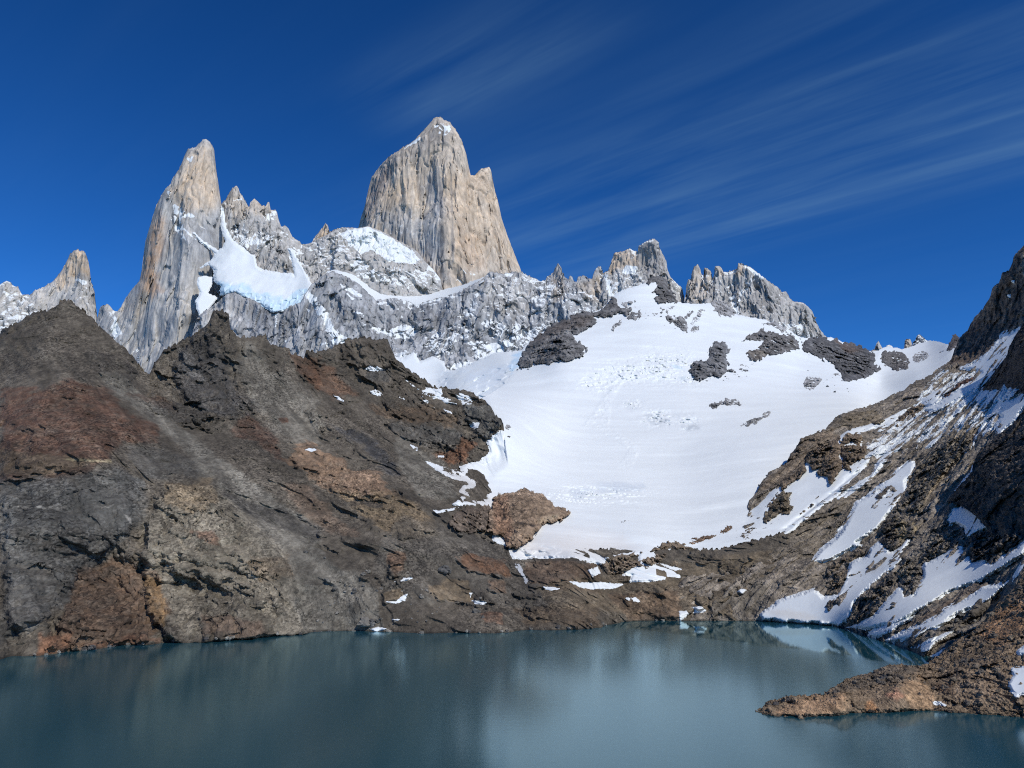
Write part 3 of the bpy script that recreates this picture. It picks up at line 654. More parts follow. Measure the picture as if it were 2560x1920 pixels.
# ---- snow and ice high up
def flat_relief(a, L):
    return lambda P, x, y: a * fbm(P / L, 4, 0.45)
ledge_base = Spline2([(815, 690, 3190), (850, 690, 3180), (930, 745, 3190), (1000, 756, 3190), (1050, 762, 3160), (1120, 745, 3170), (1200, 705, 3100), (830, 680, 3270), (900, 705, 3320), (1000, 733, 3420), (1060, 735, 3450), (1120, 725, 3420), (1180, 700, 3330), (1215, 690, 3220)])
patch('ledge_glacier', 'R2 262,955 300,942 350,952 400,970 480,1005 540,1025 600,1045 700,1065 800,1072 900,1055 1000,1030 1060,1008 1135,980 1125,1000 1040,1038 950,1078 850,1106 760,1133 720,1112 680,1106 640,1098 600,1102 530,1106 480,1064 430,1014 340,968',
      ledge_base, M_SNOW, 8, step=1.2, warp=2, width=6, unit=30, label='curved white snow ledge between the huge tower and the grey wall', cat='glacier')
ice_base = Spline2([(540, 640, 3400), (580, 610, 3420), (620, 660, 3340), (560, 720, 3230), (600, 740, 3190), (680, 770, 3130), (700, 700, 3260), (760, 715, 3200), (720, 780, 3110), (770, 740, 3140), (530, 750, 3260)])
ICE_BLUE = (0.55, 0.74, 0.84)
patch('hanging_glacier', 'R1 1350,575 1362,585 1372,690 1392,745 1425,790 1470,822 1510,858 1550,880 1568,940 1600,965 1680,980 1780,985 1796,1000 1788,920 1758,835 1780,840 1832,930 1868,990 1898,1045 1872,1110 1835,1165 1770,1190 1720,1212 1665,1218 1600,1180 1500,1130 1440,1100 1385,1105 1345,1115 1350,1060 1310,1030 1312,960 1270,925 1222,950 1300,895 1318,860 1230,800 1180,735 1240,790 1330,850 1365,820 1375,790 1352,700',
      lambda x, y: np.minimum(ice_base(x, y), np.minimum(np.where((x > 545) & (y < 690), needles.dist(x, y) - 7, 9e9), np.where((x < 575) & (y < 690), spire.dist(x, y) - 7, 9e9))), M_ICE, 7, step=1.1, warp=3.5, width=6, unit=30, power=0.6,
      relief=lambda P, x, y: 12 * fbm(P / 120, 3) + 15 * facets(P / np.array([20, 20, 40])) * sstep(680, 735, y + 0.10 * (x - 560)) * sstep(-20, 40, y - np.interp(x, [540, 570, 600, 640, 690, 760], [700, 705, 720, 735, 755, 725])),
      zones=[Zone('R1 1330,1030 1400,1060 1480,1060 1560,1090 1640,1110 1740,1120 1830,1070 1890,1060 1870,1110 1835,1165 1770,1190 1720,1212 1665,1218 1600,1180 1500,1130 1440,1100 1385,1105 1345,1115', ICE_BLUE, 5, 14, 0.9, mott=0.5)],
      label='hanging glacier with a pale blue broken ice front', cat='glacier')
patch('snow_patch', 'R1 1210,1010 1260,1005 1300,1015 1285,1060 1265,1105 1325,1135 1280,1190 1215,1240 1195,1160 1225,1100 1205,1050', Spline2([(490, 690, 3330), (540, 690, 3350), (500, 780, 3210), (540, 750, 3260)]), M_SNOW, 6, warp=2.5, width=6, unit=30,
      label='hourglass snow patch left below the hanging glacier', cat='snow patch')
basin_base = Spline2([(960, 890, 2860), (1000, 920, 2760), (1100, 960, 2600), (1040, 880, 2860), (1180, 880, 2760), (1150, 990, 2300), (1210, 990, 2250), (1260, 900, 2500), (1330, 840, 2700), (1000, 990, 2500), (1290, 930, 2350), (1100, 1060, 2200)])
patch('cirque_glacier', 'R2 560,1380 640,1425 680,1430 740,1400 770,1450 850,1420 900,1450 920,1500 960,1500 1040,1470 1100,1440 1200,1400 1330,1390 1420,1310 1500,1260 1400,1420 1330,1500 1240,1590 1130,1660 1000,1680 760,1600', lambda x, y: np.minimum(basin_base(x, y), np.where(y < 870, 2880, 9999)), M_SNOW, 12, step=1.3, warp=3, width=8, unit=30,
      relief=lambda P, x, y: 10 * fbm(P / 160, 3) + 9 * facets(P / np.array([34, 34, 60])) * sstep(0.05, 0.35, fbm(P / 300 + 2, 2) + 0.5 * sstep(1080, 1250, x)),
      zones=[Zone('R2 1330,1400 1290,1420 1265,1490 1280,1520 1320,1480', (0.42, 0.62, 0.78), 5, 8, 0.8), Zone('R2 1000,1500 1280,1480 1200,1620 1100,1640', (0.72, 0.80, 0.86), 16, 20, 0.5)],
      label='crevassed glacier tongue at the foot of the grey wall', cat='glacier')

# ------------------------------------------------------------------ the brown slopes round the lake
def slope_relief(big, mid, L, seed=0.0, strata=None, gull=0.0, rough=None):
    def f(P, x, y):
        q = P + seed * 311.0
        q = q + fbm(q / L, 3)[..., None] * L * 0.25
        k = 1.0 if rough is None else rough(P, x, y)
        r = big * fbm(q / L, 4, 0.5) + mid * k * facets(q / (L * 0.32)) + mid * 0.5 * k * facets(q / (L * 0.12) + 6)
        if strata is not None:
            (ax, ay, az), Ls, a = strata
            s = q[..., 0] * ax + q[..., 1] * ay + q[..., 2] * az
            w = np.stack([s / Ls, q[..., 0] / (Ls * 6), q[..., 2] / (Ls * 6)], -1)
            r = r + a * k * (ridged(w, 3) - 0.5)
        return r
    def soft(P):
        q = P + seed * 311.0
        q = q + fbm(q / L, 3)[..., None] * L * 0.25
        return big * fbm(q / L, 2, 0.5)
    f.soft = soft
    return f
def rough_disp(a, L, rough=None, aniso=(1, 1, 1)):
    def f(P, x, y):
        q = P * np.array(aniso)
        k = 1.0 if rough is None else rough(P, x, y)
        return a * (k * (0.7 * facets(q / L) + 0.5 * facets(q / (L * 0.45) + 3)) + (0.10 + 0.45 * k) * fbm(q / (L * 0.5), 3, 0.6) + (0.10 + 0.22 * k) * facets(q / (L * 0.2) + 7))
    return f
def frame(p, q, nrm):
    d = np.array(q) - np.array(p); d /= np.linalg.norm(d)
    c = np.cross(d, nrm); c /= np.linalg.norm(c)
    return np.stack([c, d, np.cross(c, d)], 1)
def bedded(F, L, a, long=5.0):
    def f(P):
        q = (P @ F) / L * np.array([1, 1 / long, 0.5])
        return a * (0.8 * facets(q) + 0.45 * facets(q * 2.7 + 3) + 0.6 * (ridged(q * 0.8 + 9, 3) - 0.5))
    return f
def plus(f, g, gate=None):
    def h(P, x, y):
        k = 1.0 if gate is None else gate(P, x, y)
        return f(P, x, y) + k * g(P)
    return h
def shore_ctrl(pts):
    out = []
    for x, y in pts:
        Y = float(shoreY(x, y)); out += [(x, y, Y), (x, y + 45, Y * 0.985)]
    return out

F_HILL = frame(at(430, 960, 850.0), at(820, 1500, 600.0), (0.3, -0.55, 0.75))
def gullies(P):
    q = P @ F_HILL
    w = fbm(P / 60.0, 3) * 0.5
    g = ridged(np.stack([q[..., 0] / 44.0 + w, q[..., 1] / 420.0, q[..., 2] / 200.0], -1), 3, 0.55)
    g2 = ridged(np.stack([q[..., 0] / 17.0 + w * 1.5, q[..., 1] / 160.0, q[..., 2] / 60.0], -1) + 5, 2, 0.5)
    return 12.0 * (g - 0.5) + 3.2 * (g2 - 0.5)
def knobs(P):
    return sstep(0.13, 0.27, fbm(P / np.array([36.0, 66.0, 28.0]) + 5, 4, 0.6))
FANS = [tr(o) for o in ('Q1 1050,950 1300,980 1900,1450 2212,1659 Q4 200,300 420,420 640,620 700,900 300,915 0,925 0,560 Q1 1700,1659 1300,1300 1100,1080', 'Q1 1720,420 1900,560 2100,800 2212,1000 2212,1200 1950,1000 1780,800 1680,560', 'Q1 0,360 200,330 330,420 420,620 330,690 0,680', 'Q1 600,560 760,640 1100,960 1000,940 800,760 640,640', 'Q3 1050,720 1300,900 1650,1150 1640,1290 1350,1280 1120,1050 1000,850', 'Q3 1120,1180 1380,1330 1560,1500 1700,1659 1500,1659 1300,1420', 'Q4 850,120 1150,330 1130,360 900,250')]
def fan_mask(P, x, y):
    m = np.zeros(np.shape(x)); wob = fbm(P / 24.0, 4, 0.65) * 14
    for po in FANS:
        lo, hi = po.min(0) - 30, po.max(0) + 30
        k = (x > lo[0]) & (x < hi[0]) & (y > lo[1]) & (y < hi[1])
        if k.any(): m[k] = np.maximum(m[k], sstep(-6, 10, seg_dist(x[k], y[k], po, True) + wob[k]))
    return m
FORMS_H = [('Q2 1000,300 1150,20 1480,0 1560,90 1700,230 1880,430 2020,600 2090,860 2140,1080 1250,1160 1050,1000 1000,700 960,500', 13, 14), ('Q3 40,880 250,760 600,900 620,1000 900,1020 1080,1230 1000,1320 700,1290 500,1220 330,1060 150,1000', 8, 9), ('Q3 480,1230 880,1350 1100,1250 1350,1400 1450,1600 1150,1659 800,1450', 5, 12),
           ('Q1 1240,430 1480,200 1590,300 1700,560 1760,840 1500,930 1300,800 1180,620', 13, 16), ('Q1 620,430 860,470 980,580 900,690 700,600', 7, 10), ('Q1 1000,800 1300,800 1480,880 1400,930 1240,940 1050,860', 6, 6),
           ('R2 330,1340 480,1310 600,1330 640,1430 560,1500 420,1470 330,1440', 9, 7), ('R2 440,1500 640,1490 720,1530 600,1590 470,1560', 6, 5), ('Q3 950,570 1250,590 1650,420 1760,500 1700,700 1620,830 1400,800 1100,720', 10, 9), ('Q3 1640,820 1800,740 1900,860 1860,930 1700,960', 7, 8), ('Q3 1690,400 1900,400 2060,560 1960,740 1840,720 1720,560', 10, 9),
           ('Q2 0,60 500,0 900,60 1000,300 760,520 480,800 240,1040 0,1100', 9, 36), ('Q2 560,640 800,560 1050,700 1130,950 980,1140 500,1190 300,1180 420,950', 6, 16), ('Q2 1480,10 1800,150 2212,330 2212,440 1900,330 1650,190', -6, 9), ('Q1 0,690 300,700 500,640 900,880 1080,950 840,1080 700,1200 300,1320 0,1360', 6, 26),
           ('Q4 1170,380 1290,345 1560,430 1600,540 1300,500', 6, 7), ('Q4 690,640 840,610 850,690 720,712', 4, 5), ('Q4 1030,590 1300,560 1320,700 1080,705', 5, 7), ('Q4 1440,550 1570,530 1570,640 1450,630', 4, 6), ('Q4 740,380 860,370 850,530 760,545', 5, 7), ('R4 430,1255 850,1250 960,1290 960,1380 700,1400 560,1400 450,1330', 6, 6),
           ('R4 960,1350 1170,1340 1200,1400 1000,1400', 4, 4), ('R4 1080,1470 1500,1430 1900,1300 2000,1420 1900,1500 1700,1560 1500,1640 1200,1600', 6, 14), ('R4 1700,1440 1830,1430 1850,1640 1700,1640', 5, 6), ('Q3 480,640 700,600 1000,900 1130,1080 1000,1050 760,820', -5, 12)]
FORMS_H = [(tr(o), h, w) for o, h, w in FORMS_H]
def forms_h(P, x, y):
    r = 2.7 * knobs(P) * (1 - fan_mask(P, x, y)); wob = fbm(P / 22.0, 4, 0.65) * 12
    for po, h, w in FORMS_H:
        lo, hi = po.min(0) - 30, po.max(0) + 30
        k = (x > lo[0]) & (x < hi[0]) & (y > lo[1]) & (y < hi[1])
        if k.any(): r[k] += h * sstep(-3, w, seg_dist(x[k], y[k], po, True) + wob[k])
    return r
def both(f, g): return lambda P, x, y: f(P, x, y) + g(P, x, y)
ROUGH_H = [Zone('Q1 1230,420 1500,160 1600,300 1700,600 1800,900 1500,960 1250,930 1000,780 1060,560', rough=1.7, soft=20, warp=16), Zone('Q1 600,420 980,560 900,700 640,560', rough=1.5, soft=20),
           Zone('R2 140,1390 620,1320 700,1480 1120,1650 1100,1800 600,1700 200,1560', rough=1.5, soft=16), Zone('Q3 950,560 1650,420 2060,560 1900,900 1650,1020 1300,850', rough=1.9, soft=14),
           Zone('Q3 60,850 600,850 1080,1250 1300,1500 1200,1659 700,1550 350,1150', rough=1.2, soft=14), Zone('Q2 500,500 1100,330 1250,0 1500,0 2050,600 2100,1060 200,1230 300,800', rough=1.5, soft=20),
           Zone('Q2 0,60 900,0 1000,300 500,600 300,1000 0,1200', rough=0.9, soft=20)]
def rough_h(P, x, y):
    f = fan_mask(P, x, y); k = 0.16 + 1.1 * knobs(P) * (1 - f); wob = fbm(P / 60.0, 3)
    for z in ROUGH_H:
        m = z.mask(x, y, wob); k = k * (1 - m) + z.rough * m
    k = k * (1 - 0.9 * f)
    return k
def scree_streak(P):
    d = at(820, 1500, 600.0) - at(430, 960, 850.0); d /= np.linalg.norm(d)
    a = np.cross(d, (0, 0, 1.0)); a /= np.linalg.norm(a); b = np.cross(d, a)
    q = np.stack([P @ d / 120, P @ a / 7, P @ b / 7], -1)
    lanes = sstep(-0.1, 0.22, fbm(np.stack([P @ a / 24, P @ d / 150, P @ b / 40], -1) + 8, 4, 0.6))
    return (0.98 + 0.46 * lanes) * (1 - 0.12 * knobs(P)) * (1 + 0.30 * fbm(q, 4, 0.65) + 0.12 * fbm(P / np.array([14.0, 30.0, 14.0]), 3, 0.6))
H_SHORE = [(-350, 1715), (-150, 1672), (0, 1649), (80, 1641), (163, 1632), (253, 1621), (343, 1612), (452, 1603), (560, 1599), (700, 1588), (800, 1582), (953, 1581), (1080, 1585), (1170, 1583), (1260, 1582), (1310, 1575), (1370, 1575), (1440, 1570), (1500, 1565), (1565, 1553), (1697, 1551), (1800, 1551), (1895, 1552)]
H_CTRL = shore_ctrl(H_SHORE) + [(-350, 930, 850), (-150, 880, 840), (0, 835, 840), (100, 790, 850), (170, 750, 870), (240, 800, 860), (330, 890, 850), (375, 935, 860), (420, 880, 900), (550, 775, 930), (620, 850, 950), (700, 850, 990), (800, 890, 1050), (917, 842, 1130), (1000, 960, 1120), (1110, 980, 1130), (1211, 994, 1120), (1257, 1057, 1010),
          (-200, 1250, 540), (100, 1200, 560), (100, 1000, 690), (250, 1150, 600), (400, 1250, 610), (550, 1300, 610), (300, 1450, 525), (550, 1450, 555), (620, 1250, 660), (560, 1100, 780), (470, 1020, 820), (700, 1300, 650), (800, 1200, 765), (850, 1300, 690), (950, 1150, 850), (1100, 1150, 920), (1150, 1250, 800), (900, 1400, 610),
          (1050, 1420, 625), (1250, 1400, 680), (1300, 1460, 665), (1150, 1500, 605), (1500, 1490, 665), (1617, 1453, 690), (1700, 1445, 705), (1850, 1400, 720), (1960, 1341, 760), (1438, 1393, 705), (1290, 1240, 960), (1330, 1330, 800), (1450, 1360, 745), (1600, 1370, 760), (1262, 1120, 1010)]
RUST, BROWN, SCREE, OCHRE, SLATE, PALER = (0.085, 0.047, 0.032), (0.090, 0.077, 0.062), (0.165, 0.152, 0.130), (0.21, 0.155, 0.098), (0.088, 0.085, 0.079), (0.19, 0.165, 0.128)
REDBR, PINK, DARKR = (0.15, 0.076, 0.044), (0.25, 0.17, 0.118), (0.05, 0.046, 0.042)
hill = Body('P -350,940 -150,885 -40,845 Q1 0,320 20,275 90,255 130,235 180,190 215,180 270,165 300,155 360,145 390,110 420,90 470,78 500,95 540,125 575,150 600,180 650,215 660,240 720,290 770,335 830,390 880,430 930,485 970,545 1000,580 1035,597 1042,575 1060,525 1100,480 1130,430 1170,410 1230,385 1260,350 1310,340 1370,300 1430,250 1455,200 1480,155 1495,148 1510,160 1530,147 1550,165 1580,180 1588,260 1600,290 1630,320 1660,340 1690,320 1700,350 1740,335 1770,330 1800,325 1830,318 1850,350 1870,390 1910,400 1940,395 1970,410 2000,405 2010,450 2050,460 2100,485 2115,435 2160,432 '
            'R2 90,1410 135,1420 150,1385 200,1395 260,1380 330,1350 380,1320 440,1315 480,1310 540,1330 575,1312 595,1330 620,1390 640,1425 700,1480 760,1520 820,1560 870,1590 930,1590 1000,1600 1050,1610 1100,1640 1125,1655 P 1229,1017 1237,1036 1252,1050 1259,1064 1264,1110 1275,1180 1292,1250 1330,1335 1450,1372 1600,1372 1800,1372 1960,1330 1992,1345',
            [(x, y + 32) for x, y in H_SHORE] + [(1995, 1590)], H_CTRL, both(forms_h, plus(slope_relief(17, 3.4, 130, 1, ((0.5, 0.2, 0.8), 26, 1.6), rough=rough_h), gullies)), step=1.6, rows=520, edge=10, edge_w=8, jag=4.0, jag_l=8, back=(260, 160), smooth=3e-4, relax=True)
hill.soft = slope_relief(17, 5, 130, 1).soft
hill.build('hillside', M_HILL, BROWN,
           [Zone('Q1 650,600 800,560 1300,1000 1900,1450 2212,1659 Q4 300,400 700,600 700,900 0,920 0,500 Q1 1600,1500 1100,960', SCREE, 8, 15, 0.95), Zone('Q1 1700,380 2212,800 2212,1100 1900,1000 1600,560', SCREE, 12, 22, 0.7),
            Zone('Q1 0,690 300,700 500,640 720,700 900,880 1080,950 1100,1050 840,1080 700,1200 300,1330 0,1360', RUST, 8, 17, 0.95), Zone('Q1 180,1320 600,1220 700,1180 620,1280 200,1380', (0.07, 0.042, 0.03), 5, 11, 0.9), Zone('Q1 880,730 1100,740 1280,880 1100,800', RUST, 5, 13, 0.6),
            Zone('Q1 1590,980 1720,880 1850,980 1980,1180 1900,1160 1760,1040', RUST, 6, 15, 0.8), Zone('Q1 2000,450 2212,480 2212,700 2100,600', REDBR, 7, 15, 0.5), Zone('R2 130,1420 300,1480 420,1620 300,1650 160,1560', REDBR, 7, 15, 0.6), Zone('Q1 1920,900 1990,890 2000,930 1950,940', RUST, 2, 6),
            Zone('Q1 0,1130 350,1150 700,1190 600,1230 300,1290 0,1300', (0.10, 0.085, 0.06), 6, 13, 0.6), Zone('Q1 0,1380 700,1260 1000,1310 1040,1659 0,1659', SLATE, 11, 19, 0.9), Zone('Q2 0,0 1000,0 900,300 700,600 500,850 200,1050 0,1100', SLATE, 11, 22, 0.9), Zone('Q1 860,1080 1300,1150 1400,1310 1000,1320', SLATE, 7, 15, 0.7),
            Zone('Q1 1230,420 1480,300 1560,560 1780,850 1500,900 1200,700', (0.047, 0.046, 0.047), 12, 22, 0.8), Zone('Q1 600,420 980,560 900,700 640,560', DARKR, 9, 17, 0.6), Zone('Q1 980,800 1300,800 1500,900 1250,940 1050,860', DARKR, 6, 15, 0.7), Zone('Q1 1250,430 1420,450 1400,620 1250,560', (0.075, 0.072, 0.07), 7, 17, 0.6), 
            Zone('Q2 1000,300 1150,20 1480,0 1650,200 2000,520 2080,1040 1300,1100 1000,800', PALER, 11, 19, 0.85), Zone('Q2 1150,30 1450,0 1500,160 1300,220 1150,160', OCHRE, 5, 15, 0.7), Zone('Q2 560,620 800,540 1080,650 1150,900 1000,1130 500,1180 250,1220 400,1000', (0.105, 0.066, 0.043), 9, 22, 0.9),
            Zone('Q2 1000,660 1100,700 1140,1000 1060,950', (0.20, 0.125, 0.06), 5, 13, 0.7), Zone('Q2 280,1080 500,1060 480,1190 260,1210', (0.19, 0.10, 0.06), 5, 13, 0.8), Zone('Q2 500,1150 900,1080 1100,1110 900,1150', (0.15, 0.08, 0.05), 4, 13, 0.7), Zone('Q2 1400,930 1800,980 1850,1080 1400,1090', (0.14, 0.085, 0.06), 6, 13, 0.6),
            Zone('Q2 1320,350 1480,350 1520,450 1440,450', (0.16, 0.09, 0.06), 3, 8, 0.7), Zone('Q2 1700,560 2000,520 2040,660 1800,700', (0.14, 0.10, 0.065), 6, 13, 0.6), Zone('Q2 1480,20 1800,150 2212,330 2212,440 1900,330 1650,180', DARKR, 5, 15, 0.9),
            Zone('Q3 40,880 250,760 600,900 620,1000 900,1020 1080,1230 700,1280 400,1180 150,1000', (0.20, 0.13, 0.085), 5, 17, 0.9), Zone('Q3 560,1060 850,1050 1000,1200 880,1290 600,1160', PINK, 4, 11, 0.8), Zone('Q3 480,1200 1100,1250 1350,1400 1450,1600 1150,1659 800,1450', OCHRE, 7, 17, 0.85), Zone('Q3 0,1180 250,1150 420,1300 500,1450 700,1600 450,1580 200,1400', (0.15, 0.105, 0.075), 6, 15, 0.7),
            Zone('Q3 580,1330 700,1290 860,1290 940,1340 880,1365 740,1320 620,1350', DARKR, 2, 6, 0.9), Zone('Q3 480,640 700,600 1000,900 1130,1080 1000,1050 760,820', (0.045, 0.046, 0.05), 6, 17, 0.85), Zone('Q3 1000,580 1500,620 1750,700 1620,800 1400,800 1100,700', (0.085, 0.082, 0.076), 5, 13, 0.8), Zone('Q3 1690,400 1900,400 2050,580 1950,730 1850,720 1700,540', (0.135, 0.13, 0.118), 3, 11, 0.9), Zone('Q3 1680,420 1830,420 1830,560 1700,540', (0.08, 0.08, 0.078), 2, 8, 0.8),
            Zone('Q3 1420,860 1600,830 1680,720 1800,760 1700,960 1560,960', REDBR, 4, 13, 0.95), Zone('Q3 850,420 1350,430 1650,520 1600,600 1200,560 900,500', (0.115, 0.078, 0.05), 6, 17, 0.75), Zone('Q3 1050,700 1500,950 1650,1300 1300,1250 1100,1000', SCREE, 6, 15, 0.8), Zone('R2 280,1320 600,1320 700,1560 360,1560', (0.088, 0.074, 0.06), 7, 15, 0.7), Zone('R2 480,1500 620,1480 600,1560 480,1550', (0.055, 0.055, 0.055), 3, 8, 0.7),
            Zone('Q4 850,100 1550,300 2212,640 2212,760 1300,720 700,720 650,400', (0.10, 0.09, 0.077), 8, 17, 0.8), Zone('Q4 1170,380 1290,345 1560,430 1600,530 1300,480', (0.155, 0.08, 0.045), 4, 13, 0.85), Zone('Q4 740,380 860,370 840,520 760,540', (0.15, 0.085, 0.05), 4, 11, 0.7), Zone('Q4 690,640 840,610 850,690 720,710', OCHRE, 3, 11, 0.8), Zone('Q4 1030,590 1300,560 1320,700 1080,700', OCHRE, 4, 13, 0.7), Zone('Q4 1440,560 1560,540 1560,640 1450,620', (0.16, 0.10, 0.065), 4, 11, 0.7),
            Zone('Q4 1400,790 1520,780 1530,840 1420,830', (0.15, 0.085, 0.055), 3, 11, 0.8), Zone('Q4 1620,760 2212,720 2212,880 1700,860', (0.12, 0.085, 0.055), 5, 15, 0.7), Zone('Q4 1690,430 2212,420 2212,640 1900,620 1700,560', (0.125, 0.08, 0.052), 5, 13, 0.7), Zone('R4 600,1420 2162,1180 2162,1640 700,1560', (0.125, 0.098, 0.068), 7, 15, 0.85), Zone('R4 1080,1480 1500,1440 1520,1620 1200,1640', (0.14, 0.09, 0.058), 6, 15, 0.6),
            Zone('Q2 130,180 300,178 460,183 380,200 220,198', (0.36, 0.34, 0.31), 2, 7, 0.75), Zone('Q2 600,190 700,185 780,178 740,200 700,205', (0.34, 0.32, 0.29), 2, 6, 0.75), Zone('Q2 830,225 910,250 930,330 900,300 860,260', (0.34, 0.32, 0.29), 2, 6, 0.7), Zone('Q1 410,1180 640,1185 760,1200 640,1200 480,1192', (0.30, 0.25, 0.16), 2, 8, 0.7), Zone('Q4 1600,440 1650,430 1720,560 1690,570 1640,500', DARKR, 2, 5, 0.8)],
           None, plus(rough_disp(1.5, 11.0, rough_h, (1, 0.5, 1)), bedded(F_HILL, 10.0, 0.35, 2.5), rough_h), 0.34, 9, streak=scree_streak, cast=(0.94, 0.935, 0.87), kind='structure', label='brown scree and rock hillside falling to the lake on the left', cat='hillside')

def ridge_rough(P, x, y):
    return np.full(np.shape(x), 1.0)
RIDGE_REL = None
M_CTRL = shore_ctrl([(1640, 1552), (1760, 1551), (1895, 1552), (1965, 1556), (2030, 1560), (2095, 1566), (2160, 1586), (2215, 1604), (2281, 1623), (2320, 1646)]) + [
    (1700, 1450, 702), (1850, 1410, 716), (1960, 1341, 765), (1868, 1290, 850), (1950, 1170, 960), (2000, 1100, 1020), (2150, 1010, 1150), (2290, 930, 1260), (2345, 865, 1330), (2380, 830, 1340), (2450, 720, 1270), (2560, 615, 1190), (2820, 400, 1050), (2520, 830, 1130), (2420, 920, 1130),
    (2300, 1100, 900), (2400, 1000, 950), (2200, 1250, 770), (2100, 1400, 680), (2300, 1300, 670), (2450, 1200, 640), (2560, 1100, 640), (2560, 900, 860), (2450, 1350, 545), (2560, 1300, 510), (2400, 1500, 470), (2560, 1430, 430), (2500, 1560, 405), (2820, 1200, 480), (2820, 850, 760), (2820, 1450, 370), (2600, 1650, 360), (2050, 1480, 630)]
STRATA = (0.62, -0.28, 0.73)
F_BED = frame(at(2000, 1400, 700.0), at(2420, 1000, 930.0), (-0.75, -0.3, 0.6))
def bed_snow(P, n, am):
    q = P @ F_BED
    return am * 2.0 + 0.75 * fbm(q / np.array([8.0, 85.0, 12.0]), 4, 0.6) + 0.22 * fbm(q / np.array([2.5, 16.0, 4.0]) + 5, 3, 0.6) - 0.60
def bed_streak(P):
    q = (P @ F_BED) / np.array([9.0, 70.0, 14.0])
    return 1.05 + 0.5 * fbm(q, 4, 0.65) + 0.3 * facets(q * 1.6)
ridge = Body('P 1640,1452 1697,1443 1776,1428 1836,1404 1860,1300 Z3 330,985 430,870 440,830 480,760 560,670 640,610 730,575 760,540 790,480 830,430 890,340 930,265 1010,235 1100,205 1210,150 1270,90 1350,10 Z2 0,610 40,580 130,520 240,490 380,460 500,410 600,370 690,310 820,260 880,210 960,150 1040,130 1100,95 1180,50 1240,0 '
             'Z1 1250,1645 1310,1610 1370,1560 1400,1480 1430,1400 1450,1340 1500,1280 1560,1220 1590,1160 1640,1070 1690,1030 1740,970 1800,880 1830,820 1840,760 1870,710 1920,680 1945,620 1955,565 1990,560 2040,530 2080,450 2090,390 2120,330 2150,300 2190,270 2212,240 P 2600,585 2700,500 2860,400',
             'P 1640,1584 1895,1584 1965,1590 2030,1594 2095,1600 2160,1618 2215,1636 2281,1655 2320,1680 2560,1700 2860,1700', M_CTRL,
             (lambda P, x, y: RIDGE_REL(P, x, y) - 16 * (1 - sstep(1640, 1740, x))), step=1.7, rows=520, edge=14, edge_w=10, jag=2.4, jag_l=8, back=(300, 260), smooth=3e-4, seed=12, relax=True)
RIDGE_REL = plus(slope_relief(13, 5.5, 110, 2), bedded(F_BED, 24, 7.0, 8.0))
ridge.soft = slope_relief(13, 3.5, 110, 2).soft
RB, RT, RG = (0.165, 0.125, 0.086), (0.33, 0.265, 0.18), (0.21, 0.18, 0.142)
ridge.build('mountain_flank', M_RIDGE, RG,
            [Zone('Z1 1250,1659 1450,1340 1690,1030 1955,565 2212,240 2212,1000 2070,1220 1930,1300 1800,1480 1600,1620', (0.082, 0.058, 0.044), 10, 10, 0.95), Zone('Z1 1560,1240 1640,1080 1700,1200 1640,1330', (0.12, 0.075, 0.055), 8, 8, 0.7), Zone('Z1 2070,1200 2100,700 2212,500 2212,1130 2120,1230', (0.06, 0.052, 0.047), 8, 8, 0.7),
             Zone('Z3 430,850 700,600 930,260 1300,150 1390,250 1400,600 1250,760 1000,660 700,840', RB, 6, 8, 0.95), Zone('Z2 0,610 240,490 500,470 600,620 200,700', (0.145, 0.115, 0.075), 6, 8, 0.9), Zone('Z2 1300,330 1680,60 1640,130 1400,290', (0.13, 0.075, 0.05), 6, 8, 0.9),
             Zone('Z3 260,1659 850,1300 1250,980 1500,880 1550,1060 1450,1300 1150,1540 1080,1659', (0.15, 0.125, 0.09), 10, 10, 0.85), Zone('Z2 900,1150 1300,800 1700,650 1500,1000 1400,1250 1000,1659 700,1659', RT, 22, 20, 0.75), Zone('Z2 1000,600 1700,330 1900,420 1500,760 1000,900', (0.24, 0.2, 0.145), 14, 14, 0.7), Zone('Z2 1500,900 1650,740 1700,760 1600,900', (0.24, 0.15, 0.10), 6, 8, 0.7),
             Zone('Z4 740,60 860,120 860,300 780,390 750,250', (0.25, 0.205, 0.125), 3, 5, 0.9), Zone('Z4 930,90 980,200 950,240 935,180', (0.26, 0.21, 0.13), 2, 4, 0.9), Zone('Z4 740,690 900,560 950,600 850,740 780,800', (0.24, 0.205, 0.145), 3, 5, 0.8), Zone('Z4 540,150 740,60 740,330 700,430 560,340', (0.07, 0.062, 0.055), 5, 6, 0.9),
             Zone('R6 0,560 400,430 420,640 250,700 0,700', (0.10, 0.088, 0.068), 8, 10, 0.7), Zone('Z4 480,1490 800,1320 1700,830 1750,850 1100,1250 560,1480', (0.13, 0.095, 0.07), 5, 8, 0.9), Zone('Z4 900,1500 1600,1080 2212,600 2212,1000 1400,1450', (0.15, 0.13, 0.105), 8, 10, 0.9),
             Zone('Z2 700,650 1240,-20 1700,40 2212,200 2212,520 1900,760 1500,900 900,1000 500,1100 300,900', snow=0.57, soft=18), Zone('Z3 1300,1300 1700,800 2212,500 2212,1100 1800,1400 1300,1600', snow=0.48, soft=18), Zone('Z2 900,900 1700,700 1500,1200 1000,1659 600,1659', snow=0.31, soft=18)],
            bed_snow, plus(rough_disp(0.5, 7.0, None, (1, 0.5, 1)), bedded(F_BED, 8.0, 2.0, 9.0)), 0.34, 8, streak=bed_streak, kind='structure', label='steep layered rock flank banded with snow on the right', cat='mountainside')

